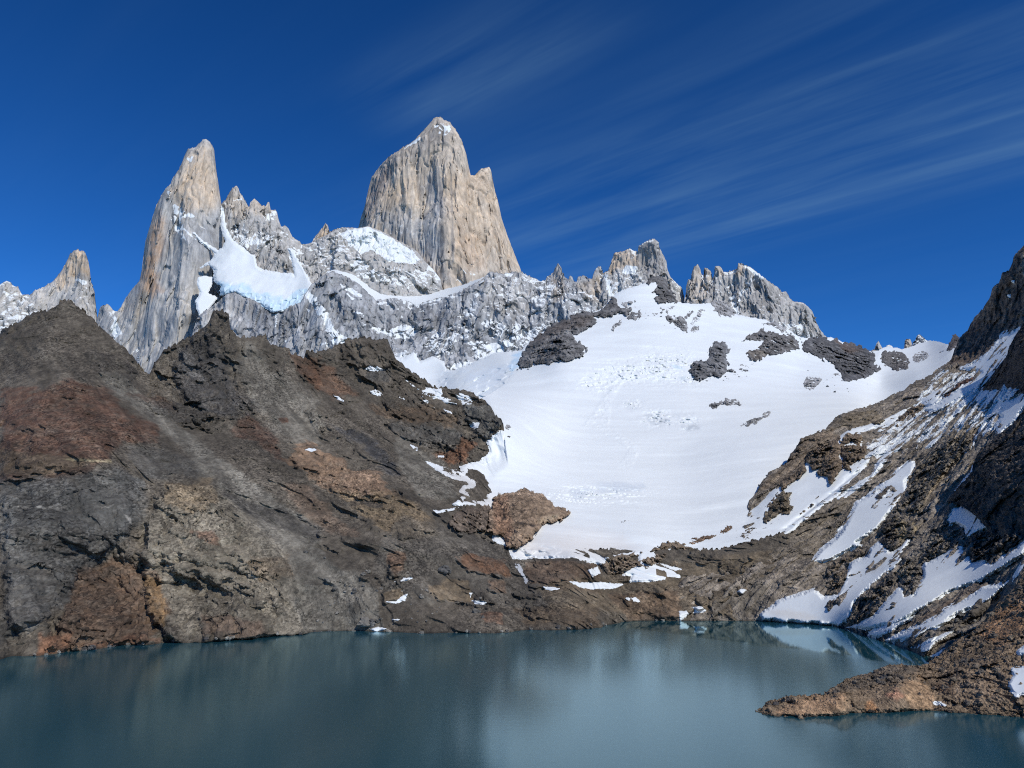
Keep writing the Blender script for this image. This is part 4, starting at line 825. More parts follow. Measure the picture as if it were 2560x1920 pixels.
# ------------------------------------------------------------------ the great snowfield between them
SNOW_CTRL = [(1400, 1400, 690), (1280, 1395, 685), (1271, 1370, 720), (1230, 1270, 860), (1160, 1230, 890), (1130, 1190, 940), (1090, 1170, 985), (1160, 1160, 960), (1215, 1120, 990), (1258, 1065, 1030), (1225, 1010, 1180), (1300, 1300, 815), (1400, 1250, 890), (1400, 1100, 1190), (1400, 1000, 1370), (1400, 900, 1580), (1240, 980, 1400), (1340, 930, 1560), (1450, 830, 1780), (1525, 775, 1920),
             (1560, 730, 2010), (1640, 706, 2080), (1600, 780, 1880), (1740, 765, 2000), (1830, 785, 2020), (1960, 815, 2030), (1700, 900, 1620), (1850, 860, 1800), (1700, 1000, 1400), (1700, 1150, 1130), (1700, 1300, 860), (1600, 1390, 730), (1560, 1440, 700), (1700, 1441, 705), (1836, 1401, 722), (1900, 1372, 738), (1960, 1341, 765), (2000, 930, 1680), (2000, 1100, 1150), (1870, 1250, 905),
             (2150, 1010, 1390), (2200, 880, 2060), (2200, 960, 1740), (2290, 930, 1700), (2380, 860, 1900), (2130, 890, 1970), (2320, 854, 2350), (2200, 875, 2300), (2400, 830, 2200), (2100, 1200, 980)]
snow_spl = Spline2(SNOW_CTRL, 3e-4)
def snow_relief(P):
    q = P * np.array([1, 1, 1.6])
    r = 14.0 * fbm(q / 230, 3, 0.45) + 2.6 * fbm(q / 60 + 3, 3, 0.5) + 7.0 * fbm(P / np.array([190, 62, 46]) + 4, 2, 0.4) + 1.6 * fbm(P / np.array([70, 16, 9]) + 9, 3, 0.5)
    return r
TRACK = tr('R4 895,412 960,330 1045,200 1090,120 1180,60 1150,140 1080,260 1060,420 1180,490 1258,560 1215,660 1090,692 1150,620 1180,560 1080,490 980,450')
ICEFALL = [(1650, 915, 62, 40), (1560, 930, 70, 30), (1705, 905, 40, 26), (1730, 950, 34, 16), (1640, 1046, 40, 20), (1722, 1058, 26, 20), (1500, 960, 60, 20), (1585, 1010, 30, 12)]
def ice_mask(x, y):
    m = np.zeros(np.shape(x))
    for cx, cy, rx, ry in ICEFALL: m = np.maximum(m, np.exp(-((x - cx) / rx) ** 2 - ((y - cy) / ry) ** 2))
    return m
def snow_dist(x, y):
    x = np.asarray(x, float); y = np.asarray(y, float)
    Y = snow_spl(x, y); P = at(x, y, Y)
    Y = Y - snow_relief(P)
    k = (x > 1440) & (x < 1620) & (y > 900) & (y < 1190)
    if k.any():
        t = sstep(-3, 6, seg_dist(x[k], y[k], TRACK, True))
        Y[k] -= t * (1.6 + 1.7 * facets(P[k] / np.array([8, 8, 6])) + 0.9 * fbm(P[k] / 4.0, 3))
    c = np.exp(-((x - 1490) / 130) ** 2 - ((y - 1238) / 24) ** 2) + 0.8 * np.exp(-((x - 1650) / 40) ** 2 - ((y - 1046) / 22) ** 2) + 0.6 * np.exp(-((x - 1640) / 110) ** 2 - ((y - 930) / 45) ** 2)
    k = c > 0.04
    if k.any():
        g = perlin(np.stack([P[k][:, 0] / 34 + P[k][:, 1] / 60, P[k][:, 1] / 9, P[k][:, 2] / 5], -1))
        Y[k] += np.minimum(c[k], 1) * (5.5 * sstep(0.16, 0.0, np.abs(g)))
    m = ice_mask(x, y)
    k = m > 0.05
    if k.any(): Y[k] -= m[k] * (5.0 * facets(P[k] / np.array([13, 13, 9])) + 3.0 * facets(P[k] / np.array([6, 6, 4]) + 5))
    k = (x < 1640) & (y > 1075) & (y > np.interp(x, hill.top[:, 0], hill.top[:, 1]) + 4)
    if k.any():
        Yb = hill.dist(x[k], y[k]) - 1.2
        u = (1 - sstep(0, 55, seg_dist(x[k], y[k], SNOW_EDGE, True))) * sstep(0, 22, y[k] - np.interp(x[k], hill.top[:, 0], hill.top[:, 1]) - 4)
        Y[k] = Y[k] * (1 - u) + Yb * u
    k = (x > 1640) & (y > np.interp(x, ridge.top[:, 0], ridge.top[:, 1]) + 4)
    if k.any():
        w = sstep(3, 48, seg_dist(x[k], y[k], ridge.top, False))
        e = sstep(0, 24, seg_dist(x[k], y[k], SNOW_EDGE, True))
        Yr = (ridge.dist(x[k], y[k]) - 0.4) * (1 - e) + (ridge.soft_dist(x[k], y[k]) - 4.0) * e
        Y[k] = Y[k] * (1 - w) + np.minimum(Y[k], Yr) * w
    return Y
DIRT = (0.70, 0.66, 0.60)
SNOW_EDGE = tr('P 1190,1010 1210,994 1229,1017 1237,1036 1257,1057 1256,1071 1242,1087 1218,1101 1228,1131 1213,1139 1199,1156 1167,1160 1150,1167 1158,1178 1118,1174 1066,1154 1088,1171 1129,1194 1164,1201 1177,1212 1158,1216 1150,1228 1161,1238 1134,1261 1183,1261 1219,1268 1234,1350 1271,1367 1283,1397 1315,1395 1438,1393 1482,1407 1514,1411 1518,1397 1601,1383 1597,1407 1561,1429 1557,1437 1581,1437 1577,1453 1617,1453 1697,1441 1776,1425 1836,1401 1895,1373 1960,1341 '
      'Z3 860,1290 1100,1090 1250,990 1380,900 1420,830 1500,750 1560,690 1660,600 1750,480 1790,400 1640,480 1620,330 1690,200 1870,160 2000,80 2060,0 Z2 1000,380 1120,470 1250,400 Z2 1310,60 1240,-10 Z1 1250,1650 1320,1600 1380,1540 1400,1480 1425,1410 1350,1430 1330,1395 1130,1350 1060,1375 900,1430 800,1455 650,1420 540,1465 460,1480 R3 1560,520 1430,466 1380,470 1300,465 1250,432 1160,396 1090,381 1040,372 940,326 870,329 800,322 760,300 712,233 660,248 600,267 555,287 530,310 500,345 420,380 330,420 260,490 200,560 150,600 P 1256,969')
patch('snowfield', SNOW_EDGE,
      snow_dist, M_SNOW, 2.5, step=1.5, warp=2.6, warp_l=12, width=5, unit=60, vary=0.05, power=0.7,
      zones=[Zone('P 1130,1230 1240,1340 1290,1400 1500,1410 1600,1380 1560,1330 1350,1330 1300,1290 1200,1180 1100,1140', DIRT, 30, 20, 0.55), Zone('P 1240,1270 1500,1300 1650,1380 1500,1415 1270,1400', (0.74, 0.70, 0.64), 20, 20, 0.4),
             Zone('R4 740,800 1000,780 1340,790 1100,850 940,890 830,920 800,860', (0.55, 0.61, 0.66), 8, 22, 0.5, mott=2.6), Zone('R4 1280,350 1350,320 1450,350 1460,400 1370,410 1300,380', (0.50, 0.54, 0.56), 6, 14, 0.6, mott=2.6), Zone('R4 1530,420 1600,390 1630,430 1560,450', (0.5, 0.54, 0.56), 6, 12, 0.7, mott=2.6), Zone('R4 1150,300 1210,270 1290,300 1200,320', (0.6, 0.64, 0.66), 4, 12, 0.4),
             Zone('Z5 900,1430 980,1440 1080,1490 1000,1500 930,1470', (0.55, 0.70, 0.78), 4, 8, 0.7), Zone('Z5 1000,1580 1080,1570 1100,1620 1010,1620', (0.55, 0.64, 0.68), 4, 8, 0.6), Zone('R4 100,760 250,790 330,900 0,900 0,860', (0.40, 0.37, 0.33), 10, 14, 0.6)],
      kind='structure', label='broad white snowfield sweeping down between the two slopes', cat='snowfield')

# ------------------------------------------------------------------ shaded ribs on the right edge
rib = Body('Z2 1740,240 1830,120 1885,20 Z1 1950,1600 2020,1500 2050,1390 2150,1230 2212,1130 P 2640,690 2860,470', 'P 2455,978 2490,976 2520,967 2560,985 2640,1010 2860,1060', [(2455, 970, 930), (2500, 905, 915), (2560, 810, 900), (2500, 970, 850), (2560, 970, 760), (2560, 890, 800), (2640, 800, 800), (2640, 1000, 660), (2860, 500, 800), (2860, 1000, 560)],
           slope_relief(6, 5, 90, 4, (STRATA, 12, 3.0)), step=1.6, edge=0, jag=2.0, jag_l=8, back=(60, 200), seed=14)
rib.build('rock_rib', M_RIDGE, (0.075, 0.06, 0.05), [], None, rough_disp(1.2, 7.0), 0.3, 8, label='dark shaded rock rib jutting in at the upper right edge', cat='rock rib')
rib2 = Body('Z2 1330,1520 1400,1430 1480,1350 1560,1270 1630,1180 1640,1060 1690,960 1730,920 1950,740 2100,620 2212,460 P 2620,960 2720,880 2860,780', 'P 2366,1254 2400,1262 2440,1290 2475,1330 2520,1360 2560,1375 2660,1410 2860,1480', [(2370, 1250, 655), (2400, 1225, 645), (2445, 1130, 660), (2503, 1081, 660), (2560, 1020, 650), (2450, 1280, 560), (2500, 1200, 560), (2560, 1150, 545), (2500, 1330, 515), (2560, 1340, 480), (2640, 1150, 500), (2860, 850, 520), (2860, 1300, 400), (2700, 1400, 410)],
            slope_relief(7, 5, 80, 5, (STRATA, 11, 3.5)), step=1.6, edge=0, jag=2.6, jag_l=9, back=(50, 160), seed=15)
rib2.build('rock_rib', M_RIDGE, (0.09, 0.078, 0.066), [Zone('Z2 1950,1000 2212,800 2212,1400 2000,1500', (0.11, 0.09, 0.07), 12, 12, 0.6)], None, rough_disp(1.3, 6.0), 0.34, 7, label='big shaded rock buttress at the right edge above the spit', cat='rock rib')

# ------------------------------------------------------------------ the rocky spit
N_SHORE = [(1893, 1783), (1914, 1790), (1960, 1792), (2010, 1791), (2068, 1789), (2126, 1781), (2184, 1779), (2254, 1779), (2312, 1776), (2362, 1780), (2435, 1782), (2512, 1789), (2560, 1795), (2700, 1815), (2860, 1840)]
SLABS = [Zone('R6 640,1230 900,1190 980,1290 800,1320 520,1325 420,1305 560,1260', rough=0.35, soft=8, warp=8), Zone('R6 1040,1180 1400,1070 1500,1200 1480,1290 1050,1300', rough=0.4, soft=10, warp=8), Zone('R6 1800,700 2000,640 2074,600 2074,780 1900,860', rough=0.5, soft=10)]
def rough_n(P, x, y):
    k = np.full(np.shape(x), 1.25); wob = fbm(P / 14.0, 3)
    for z in SLABS:
        m = z.mask(x, y, wob); k = k * (1 - m) + z.rough * m
    return k
SLAB_UP = tr('R6 480,1320 600,1215 900,1180 1300,1110 1430,1120 1500,1200 1490,1290 1000,1310 700,1330')
def slab_form(P, x, y):
    r = np.zeros(np.shape(x)); k = (x > 1900) & (x < 2380) & (y > 1680)
    if k.any(): r[k] = 1.6 * sstep(-2, 9, seg_dist(x[k], y[k], SLAB_UP, True) + 6 * fbm(P[k] / 5.0, 3))
    return r
spit = Body('R6 336,1305 345,1300 380,1265 430,1225 520,1200 600,1190 700,1190 790,1175 850,1130 930,1085 1010,1055 1060,1045 1130,1020 1200,990 1290,985 1380,1000 1450,985 1480,960 1560,900 1590,870 1640,830 1750,770 1830,680 1900,600 1980,520 2020,480 2074,340 P 2620,1350 2700,1280 2860,1180',
            [(1880, 1800)] + [(x, y + 16) for x, y in N_SHORE], shore_ctrl([(x, y) for x, y in N_SHORE if x > 1900]) + [(1895, 1782, 262), (1926, 1752, 268), (2010, 1738, 270), (2060, 1733, 272), (2120, 1700, 286), (2200, 1672, 298), (2290, 1660, 306), (2340, 1645, 318), (2420, 1580, 330), (2500, 1500, 338), (2560, 1411, 345), (2860, 1180, 360),
             (2100, 1745, 262), (2250, 1720, 272), (2400, 1680, 285), (2500, 1650, 285), (2560, 1560, 305), (2560, 1700, 268), (2700, 1600, 275), (2860, 1500, 290)],
            both(slab_form, slope_relief(2.6, 1.7, 34, 6, ((0.5, 0.4, 0.75), 5, 1.2), rough=rough_n)), step=1.5, rows=340, edge=3.5, edge_w=9, jag=2.4, jag_l=8, back=(16, 14), smooth=3e-4, seed=16, relax=True)
spit.soft = slope_relief(2.6, 1.6, 34, 6).soft
spit.build('rocky_spit', M_NEAR, (0.17, 0.13, 0.09),
           [Zone('R6 700,1210 900,1180 960,1280 800,1320 520,1325 430,1300 560,1240', (0.31, 0.205, 0.125), 7, 12, 0.9), Zone('R6 1040,1230 1100,1200 1120,1290 1050,1300', (0.33, 0.17, 0.075), 6, 10, 0.8), Zone('R6 1180,1180 1250,1150 1310,1190 1250,1230', (0.33, 0.17, 0.11), 6, 8, 0.8), Zone('R6 1280,1130 1400,1060 1500,1200 1480,1280 1330,1280', (0.29, 0.195, 0.115), 8, 12, 0.9),
            Zone('R6 1500,1100 1700,900 1900,620 2074,420 2074,700 1800,960 1640,1100', (0.085, 0.068, 0.052), 16, 14, 0.7), Zone('R6 1800,800 1900,600 2074,560 2074,760 1900,860', (0.28, 0.165, 0.09), 12, 14, 0.8), Zone('R6 1560,1180 1900,1000 1960,1180 1700,1280', (0.25, 0.19, 0.135), 14, 12, 0.7), Zone('R6 1500,1120 1600,1120 1620,1180 1520,1180', (0.07, 0.042, 0.028), 6, 8, 0.8),
            Zone('R6 850,1130 1200,990 1400,1000 1300,1080 1000,1150 860,1170', (0.10, 0.087, 0.072), 10, 10, 0.9), Zone('R6 340,1318 500,1330 700,1326 1000,1310 1000,1300 700,1316 500,1318 360,1300', (0.045, 0.04, 0.034), 2, 3, 0.7)],
           None, rough_disp(0.55, 2.6, rough_n), 0.3, 3, wet=0.5, cast=(1.25, 1.2, 1.12), kind='structure', label='low rocky spit running out into the lake at right', cat='rocky spit')

# ------------------------------------------------------------------ the lake and the ground under it all
def build_lake():
    m, N, L, B = new_mat('glacial_lake_water')
    N.remove(B)
    dif = N.new('ShaderNodeBsdfDiffuse'); dif.inputs['Color'].default_value = (0.010, 0.057, 0.078, 1)
    glo = N.new('ShaderNodeBsdfGlossy'); glo.inputs['Color'].default_value = (0.70, 0.93, 1.0, 1)
    fre = N.new('ShaderNodeFresnel'); fre.inputs['IOR'].default_value = 1.333
    msh = N.new('ShaderNodeMixShader'); L.new(fre.outputs[0], msh.inputs[0]); L.new(dif.outputs[0], msh.inputs[1]); L.new(glo.outputs[0], msh.inputs[2])
    L.new(msh.outputs[0], N['Material Output'].inputs['Surface'])
    tc = N.new('ShaderNodeTexCoord')
    # wind-ruffled main basin, glassy lee along the far right shore
    geo = N.new('ShaderNodeSeparateXYZ'); L.new(tc.outputs['Object'], geo.inputs[0])
    def ma(op, a, b):
        n = N.new('ShaderNodeMath'); n.operation = op
        for i, v in enumerate((a, b)):
            if isinstance(v, (int, float)): n.inputs[i].default_value = v
            else: L.new(v, n.inputs[i])
        return n.outputs[0]
    lee = ma('ADD', ma('MULTIPLY', geo.outputs[0], 0.904), ma('MULTIPLY', geo.outputs[1], 0.427))
    nz = N.new('ShaderNodeTexNoise'); nz.inputs['Scale'].default_value = 0.02; nz.inputs['Detail'].default_value = 4
    L.new(tc.outputs['Object'], nz.inputs['Vector'])
    lee = ma('ADD', lee, ma('MULTIPLY', ma('SUBTRACT', nz.outputs['Fac'], 0.5), 22.0))
    mr = N.new('ShaderNodeMapRange'); mr.interpolation_type = 'SMOOTHSTEP'; mr.inputs['From Min'].default_value = LEE0; mr.inputs['From Max'].default_value = LEE1
    mr.inputs['To Min'].default_value = 0.14; mr.inputs['To Max'].default_value = 0.035
    L.new(lee, mr.inputs['Value']); L.new(mr.outputs[0], glo.inputs['Roughness'])
    mp = N.new('ShaderNodeMapping'); mp.inputs['Scale'].default_value = (0.10, 0.35, 1); L.new(tc.outputs['Object'], mp.inputs[0])
    w = N.new('ShaderNodeTexNoise'); w.inputs['Scale'].default_value = 1.0; w.inputs['Detail'].default_value = 4; L.new(mp.outputs[0], w.inputs['Vector'])
    bp = N.new('ShaderNodeBump'); bp.inputs['Strength'].default_value = 0.03; bp.inputs['Distance'].default_value = 0.4
    L.new(w.outputs['Fac'], bp.inputs['Height']); L.new(bp.outputs[0], glo.inputs['Normal']); L.new(bp.outputs[0], fre.inputs['Normal'])
    o = link_mesh('lake', [(-1500, -200, 0), (1500, -200, 0), (1500, 900, 0), (-1500, 900, 0)], [(0, 1, 2, 3)], m)
    tag(o, 'calm blue-green glacial lake in front of the mountains', 'lake', kind='structure')
LEE0, LEE1 = 312, 326
build_lake()
def build_ground():
    # moraine shore under the viewpoint, out of frame, and the valley floor to the horizon
    xs = np.linspace(-400, 400, 90); ys = np.linspace(-160, 118, 50)
    x, y = np.meshgrid(xs, ys)
    z = np.where(y < 0, 43 - 0.02 * np.abs(y), 43.0 - 47 * np.clip(y / 110, 0, 1.1) ** 0.85)
    P = np.stack([x, y, z], -1); P[..., 2] += 1.2 * facets(P / 9) * (np.hypot(x, y) > 12) - 0.4
    t = np.empty(P.shape); t[:] = (0.11, 0.09, 0.07)
    o = link_mesh('moraine', P.reshape(-1, 3), grid_faces(*x.shape)[:, ::-1], M_NEAR, attrs={'tint': t.reshape(-1, 3), 'snow': np.zeros(x.size)})
    tag(o, 'stony moraine under the viewpoint', 'moraine', kind='structure')
    R = 30000
    o = link_mesh('ground', [(-R, -R, -14), (R, -R, -14), (R, R, -14), (-R, R, -14)], [(0, 1, 2, 3)], M_NEAR, attrs={'tint': np.full((4, 3), 0.09), 'snow': np.zeros(4)})
    tag(o, 'valley floor', 'ground', kind='structure')
build_ground()

# ------------------------------------------------------------------ rock outcrops standing out of the snow
def crag(L, a, tall=0.7, seed=0.0):
    def f(P, x, y):
        q = (P + seed * 97.0) * np.array([1, 1, tall])
        q = q + fbm(q / L, 2)[..., None] * L * 0.2
        return -1.3 * a * crackline(P + seed * 31, L * 0.55, 0.5) + 2.0 * a * (facets(q / L) + 0.45 * facets(q / (L * 0.4) + 2) + 0.8 * (ridged(q / (L * 0.5) * np.array([1, 1, 0.45]), 3) - 0.5))
    return f
OUT_G, OUT_D, OUT_B = (0.22, 0.217, 0.21), (0.12, 0.12, 0.12), (0.20, 0.155, 0.108)
SERIAL = [0]
def outcrop(outline, label, colour=OUT_G, thick=10, width=16, L=20, a=5, base=None, warp=4.5, group='rock outcrops in the snowfield', dark=None, mat=None, ledge=(-0.35, 0.55, 1.0), zones=(), step=1.2, power=0.6):
    SERIAL[0] += 1; a *= 1.3
    if mat is None: colour = tuple(1.3 * (0.6 * c + 0.4 * sum(colour) / 3) for c in colour)
    return patch('rock_outcrop', outline, base or snow_dist, mat or M_DARK, thick, colour, step=step, warp=warp, warp_l=10, width=width, relief=crag(L, a, seed=SERIAL[0]), disp=rough_disp(0.07 * L, L * 0.4),
                 vary=0.3, unit=L * 0.8, label=label, cat='rock outcrop', stand=0.22, angular=3.5 if thick > 5 else 1.2, streak=vstreak(L * 0.3, 0.55, 0.22), group=group, seed=SERIAL[0], ledge=ledge, zones=zones, power=power)
outcrop('Z6 240,1310 270,1200 330,1100 380,1010 430,970 530,900 600,830 660,790 740,755 830,720 880,690 960,650 1050,645 1130,650 1200,620 1290,550 1330,480 1380,480 1400,520 1390,570 1440,590 1550,620 1540,670 1500,690 1400,650 1300,700 1200,700 1130,700 1170,760 1110,820 1060,830 1000,880 920,910 880,910 940,970 990,1020 1060,1060 1060,1085 1020,1100 1000,1150 900,1180 840,1200 800,1220 740,1210 700,1200 600,1240 500,1245 440,1235 420,1270 330,1290',
        'largest dark outcrop, on the left edge of the snowfield below the grey wall', (0.115, 0.11, 0.104), 34, 40, 34, 8, zones=[Zone('Z6 380,980 620,820 900,690 1150,680 1050,800 800,860 500,1000', (0.125, 0.108, 0.095), 6, 6)])
outcrop('Z6 1740,310 1760,265 1800,250 1880,225 1930,260 1980,330 2010,400 2060,470 2090,540 1960,550 1860,560 1840,490 1860,440 1800,410 1850,330 1840,300 1780,320', 'dark rock tooth crowning the top of the snow crest', (0.10, 0.095, 0.09), 22, 22, 28, 7)
outcrop('Z6 1440,560 1460,530 1540,515 1610,520 1570,560 1520,600 1470,590', 'ragged grey rock left of the dark tooth on the crest', thick=6, width=8)
outcrop('Z6 1570,585 1600,570 1650,585 1640,600 1600,605', 'small flat grey rock below the ragged one near the crest', thick=4, width=6)
outcrop('Z6 1490,720 1560,650 1700,630 1690,680 1640,720 1600,750 1540,740', 'grey wedge of rock high on the upper left snow', (0.17, 0.167, 0.16), 9, 12)
outcrop('Z6 1340,830 1340,800 1380,790 1420,750 1460,745 1465,760 1420,800 1380,830 1350,860', 'slim grey rock lying in open snow right of the largest outcrop', thick=6, width=8)
outcrop('Z6 1770,650 1800,640 1860,660 1855,695 1830,710 1790,690', 'knobbly grey rock right of the grey wedge', thick=5, width=7)
outcrop('Z5 785,820 800,800 830,795 830,840 800,850', 'tiny rock at the head of the branching outcrop', thick=4, width=5)
outcrop('Z5 850,830 860,790 930,755 960,765 920,790 880,830 870,850', 'short curved rock above the branching outcrop', thick=5, width=6)
outcrop('Z5 840,910 860,860 890,860 930,880 1000,870 1060,890 1090,860 1160,820 1150,860 1100,890 1060,910 1080,950 1110,1010 1100,1060 1030,1050 960,980 940,930 880,950 850,940', 'branching grey outcrop in the middle of the upper snow', (0.16, 0.156, 0.15), 10, 12)
outcrop('Z5 1130,990 1140,960 1200,880 1260,800 1290,790 1295,820 1250,890 1220,930 1180,970', 'long slanting grey rock right of the branching outcrop', thick=7, width=8)
outcrop('Z5 1130,1050 1170,960 1230,985 1210,1040 1170,1068', 'rounded grey rock at the lower end of the slanting one', (0.175, 0.17, 0.165), 7, 8)
outcrop('Z5 1370,720 1420,700 1500,705 1560,740 1600,790 1640,850 1650,880 1560,870 1540,880 1460,870 1450,840 1390,815 1430,800 1400,760', 'layered dark rock on the skyline below the fluted peak', thick=14, width=16)
outcrop('Z5 1960,965 2030,940 2110,960 2212,1020 2300,1085 2250,1085 2110,1020', 'thin flat rock along the skyline right of the fluted peak', thick=6, width=8)
outcrop('R5 120,560 150,530 240,490 260,510 330,520 380,520 430,550 440,600 420,610 360,620 300,630 260,640 200,675 170,660 140,620 220,600 235,560 180,555', 'hook-shaped dark outcrop under the right skyline', (0.115, 0.107, 0.1), 18, 16, 26, 6, zones=[Zone('R5 140,610 230,600 280,630 200,670', (0.17, 0.15, 0.125), 4, 5)])
outcrop('R5 440,540 460,570 490,545 540,540 560,530 600,550 640,550 680,575 730,575 800,600 860,630 850,650 860,680 888,715 850,745 760,775 690,775 650,720 640,690 600,670 520,640 480,620 455,600', 'long black crag breaking the right skyline', (0.082, 0.08, 0.08), 28, 24, 28, 8, zones=[Zone('R5 640,555 740,580 800,610 700,630', (0.12, 0.09, 0.072), 4, 6)])
outcrop('R5 890,635 910,615 960,615 1000,620 1040,645 1050,680 1030,720 980,720 930,700 900,675', 'rounded dark outcrop in the snow saddle right of the black crag', (0.105, 0.095, 0.085), 18, 18, 24, 6)
outcrop('R5 1060,640 1080,625 1130,620 1165,635 1120,665 1090,680 1070,670', 'pale grey broken rock in the snow saddle', thick=8, width=9)
outcrop('R5 1200,625 1240,605 1240,615 1215,632', 'small dark rock by the foot of the saddle tooth', OUT_D, 4, 5)
outcrop('Z1 1310,1450 1380,1330 1420,1290 1450,1295 1475,1330 1440,1400 1350,1480', 'dark leaning tooth at the right end of the snow saddle', (0.08, 0.065, 0.057), 10, 12)
outcrop('R5 458,795 490,765 550,755 565,770 550,800 500,835 470,820', 'egg-shaped grey rock in the snow below the black crag', thick=10, width=11)
outcrop('R5 567,772 590,764 615,768 600,778', 'small rock beside the egg-shaped one', thick=3, width=4)
outcrop('R5 620,742 650,733 662,748 640,752', 'little rock below the left end of the black crag', thick=3, width=4)
outcrop('Z5 1340,1300 1370,1230 1420,1180 1480,1165 1530,1180 1600,1250 1595,1290 1540,1320 1530,1360 1570,1400 1580,1440 1560,1480 1660,1500 1560,1520 1540,1545 1440,1580 1400,1555 1300,1590 1230,1615 1140,1600 1180,1580 1130,1510 1150,1430 1200,1390 1310,1385 1340,1370 1350,1340', 'dark double-headed outcrop in the middle of the snowfield', (0.12, 0.119, 0.118), 26, 24, 24, 6, zones=[Zone('Z5 1130,1500 1200,1390 1320,1390 1330,1590 1150,1600', OUT_D, 6, 6)])
outcrop('Z5 1690,1440 1750,1430 1810,1465 1770,1480', 'flat grey rock right of the double-headed outcrop', thick=4, width=5)
outcrop('Z5 1690,1480 1800,1490 1800,1510 1720,1525', 'flat dark rock just under the flat grey one', OUT_D, 5, 5)
outcrop('Z5 1830,1430 1880,1410 1905,1425 1850,1450', 'small rock under the hook-shaped outcrop', thick=3, width=4)
outcrop('R4 1685,290 1720,265 1750,260 1790,240 1850,245 1890,260 1880,285 1820,290 1770,285 1740,300 1710,308', 'row of grey rocks poking through the middle of the snowfield', (0.17, 0.168, 0.165), 7, 9, 14, 4)
outcrop('R4 1885,410 1920,385 1970,370 2020,350 2035,320 2070,325 2070,345 2030,375 1990,405 1940,415', 'slanting line of pale grey rock right of the grey rock row', (0.19, 0.188, 0.18), 7, 9, 14, 4)
outcrop('R4 1702,382 1725,373 1732,388 1714,398', 'single small dark rock below the grey rock row', thick=3, width=4)
outcrop('R4 1143,1017 1165,995 1200,988 1212,1000 1180,1015 1150,1022', 'lone dark rock low in the smooth snow', OUT_D, 3, 5, 8, 2)
outcrop('R4 403,440 408,410 430,398 455,420 432,440', 'grey rock in the snow beside the left buttress', thick=4, width=5, L=10, a=2)
outcrop('R4 412,487 425,473 442,482 432,490', 'small black rock below the grey one by the left buttress', OUT_D, 2.5, 4, 8, 1.5)
DOMEZ = [Zone('R4 330,880 420,850 470,1050 430,1160 330,1080', (0.28, 0.17, 0.105), 8, 8), Zone('R4 600,1000 760,960 700,1010 620,1040', (0.27, 0.21, 0.14), 5, 8), Zone('R4 480,1010 600,1040 590,1050 470,1025', (0.05, 0.04, 0.034), 2, 4), Zone('R4 395,930 410,900 420,1000 385,1010', (0.06, 0.045, 0.036), 2, 4)]
outcrop('R4 300,1080 310,960 340,870 370,840 460,830 545,810 600,830 650,840 680,880 730,925 780,935 820,960 800,990 760,1005 640,1035 620,1070 580,1120 530,1160 480,1190 420,1170 390,1110 330,1090', 'big rounded brown rock dome at the lower left foot of the snowfield', (0.25, 0.18, 0.12), 40, 70, 26, 1.6, mat=M_HILL, zones=DOMEZ, ledge=(-2, 0, 0), power=0.7)
outcrop('R4 55,1020 100,960 190,925 310,905 315,1010 280,1070 170,1085 90,1065', 'low brown slab left of the rounded rock dome', (0.135, 0.105, 0.078), 14, 24, 16, 3, base=lambda x, y: np.minimum(hill.dist(x, y), snow_dist(x, y) + 6), mat=M_HILL, ledge=(-2, 0, 0), group='brown rocks at the foot of the snowfield')
GF = 'brown rocks at the foot of the snowfield'
outcrop('R4 1560,1155 1580,1120 1660,1105 1750,1090 1780,1060 1830,1030 1840,1060 1800,1090 1720,1115 1660,1140 1590,1165', 'long rusty rock lying above the rest at the snow foot', (0.15, 0.10, 0.065), 5, 9, 9, 2, group=GF, mat=M_HILL, ledge=(-2, 0, 0))
outcrop('R4 1745,1068 1770,1045 1792,1055 1768,1074', 'small grey rock on the left of the long rusty one', thick=2.5, width=4, L=6, a=1, group=GF)
outcrop('R4 1325,1200 1400,1150 1480,1138 1540,1160 1608,1195 1590,1225 1540,1240 1480,1300 1435,1290 1460,1240 1455,1190 1380,1205', 'humped brown rock with a tail at the snow foot', OUT_B, 8, 14, 10, 3, group=GF, mat=M_HILL, ledge=(-2, 0, 0))
outcrop('R4 1020,1290 1050,1250 1100,1225 1180,1215 1270,1213 1190,1250 1240,1262 1330,1230 1440,1190 1450,1215 1390,1270 1300,1310 1250,1300 1170,1335 1050,1340', 'broad brown shelf left of the humped rock at the snow foot', OUT_B, 6, 12, 10, 3, group=GF, mat=M_HILL, ledge=(-2, 0, 0))
outcrop('R4 1500,1325 1520,1290 1530,1255 1600,1240 1700,1210 1780,1180 1815,1168 1750,1212 1650,1252 1560,1292', 'low brown strip right of the humped rock at the snow foot', OUT_B, 5, 8, 9, 2, group=GF, mat=M_HILL, ledge=(-2, 0, 0))
outcrop('R4 1740,1230 1860,1172 1872,1180 1800,1217', 'thin brown sliver above the low brown strip', OUT_B, 3, 5, 7, 1.5, group=GF, mat=M_HILL, ledge=(-2, 0, 0))
outcrop('Z3 225,1390 280,1300 370,1278 415,1288 350,1360 280,1412', 'pinkish flat rock in the snow near the right flank foot', (0.17, 0.14, 0.11), 4, 7, 8, 2, group=GF, mat=M_HILL, ledge=(-2, 0, 0))
outcrop('Z3 268,1438 310,1388 372,1372 340,1412', 'narrow rock just under the pinkish flat one', OUT_B, 3, 4, 7, 1.5, group=GF, mat=M_HILL, ledge=(-2, 0, 0))
GR = 'rock ribs on the snowy right flank'
def rib_rock(outline, label, colour=RB, thick=7, width=12, L=14, a=4, **k):
    return outcrop(outline, label, colour, thick, width, L, a, group=GR, mat=M_RIDGE, ledge=(-2, 0, 0), **k)
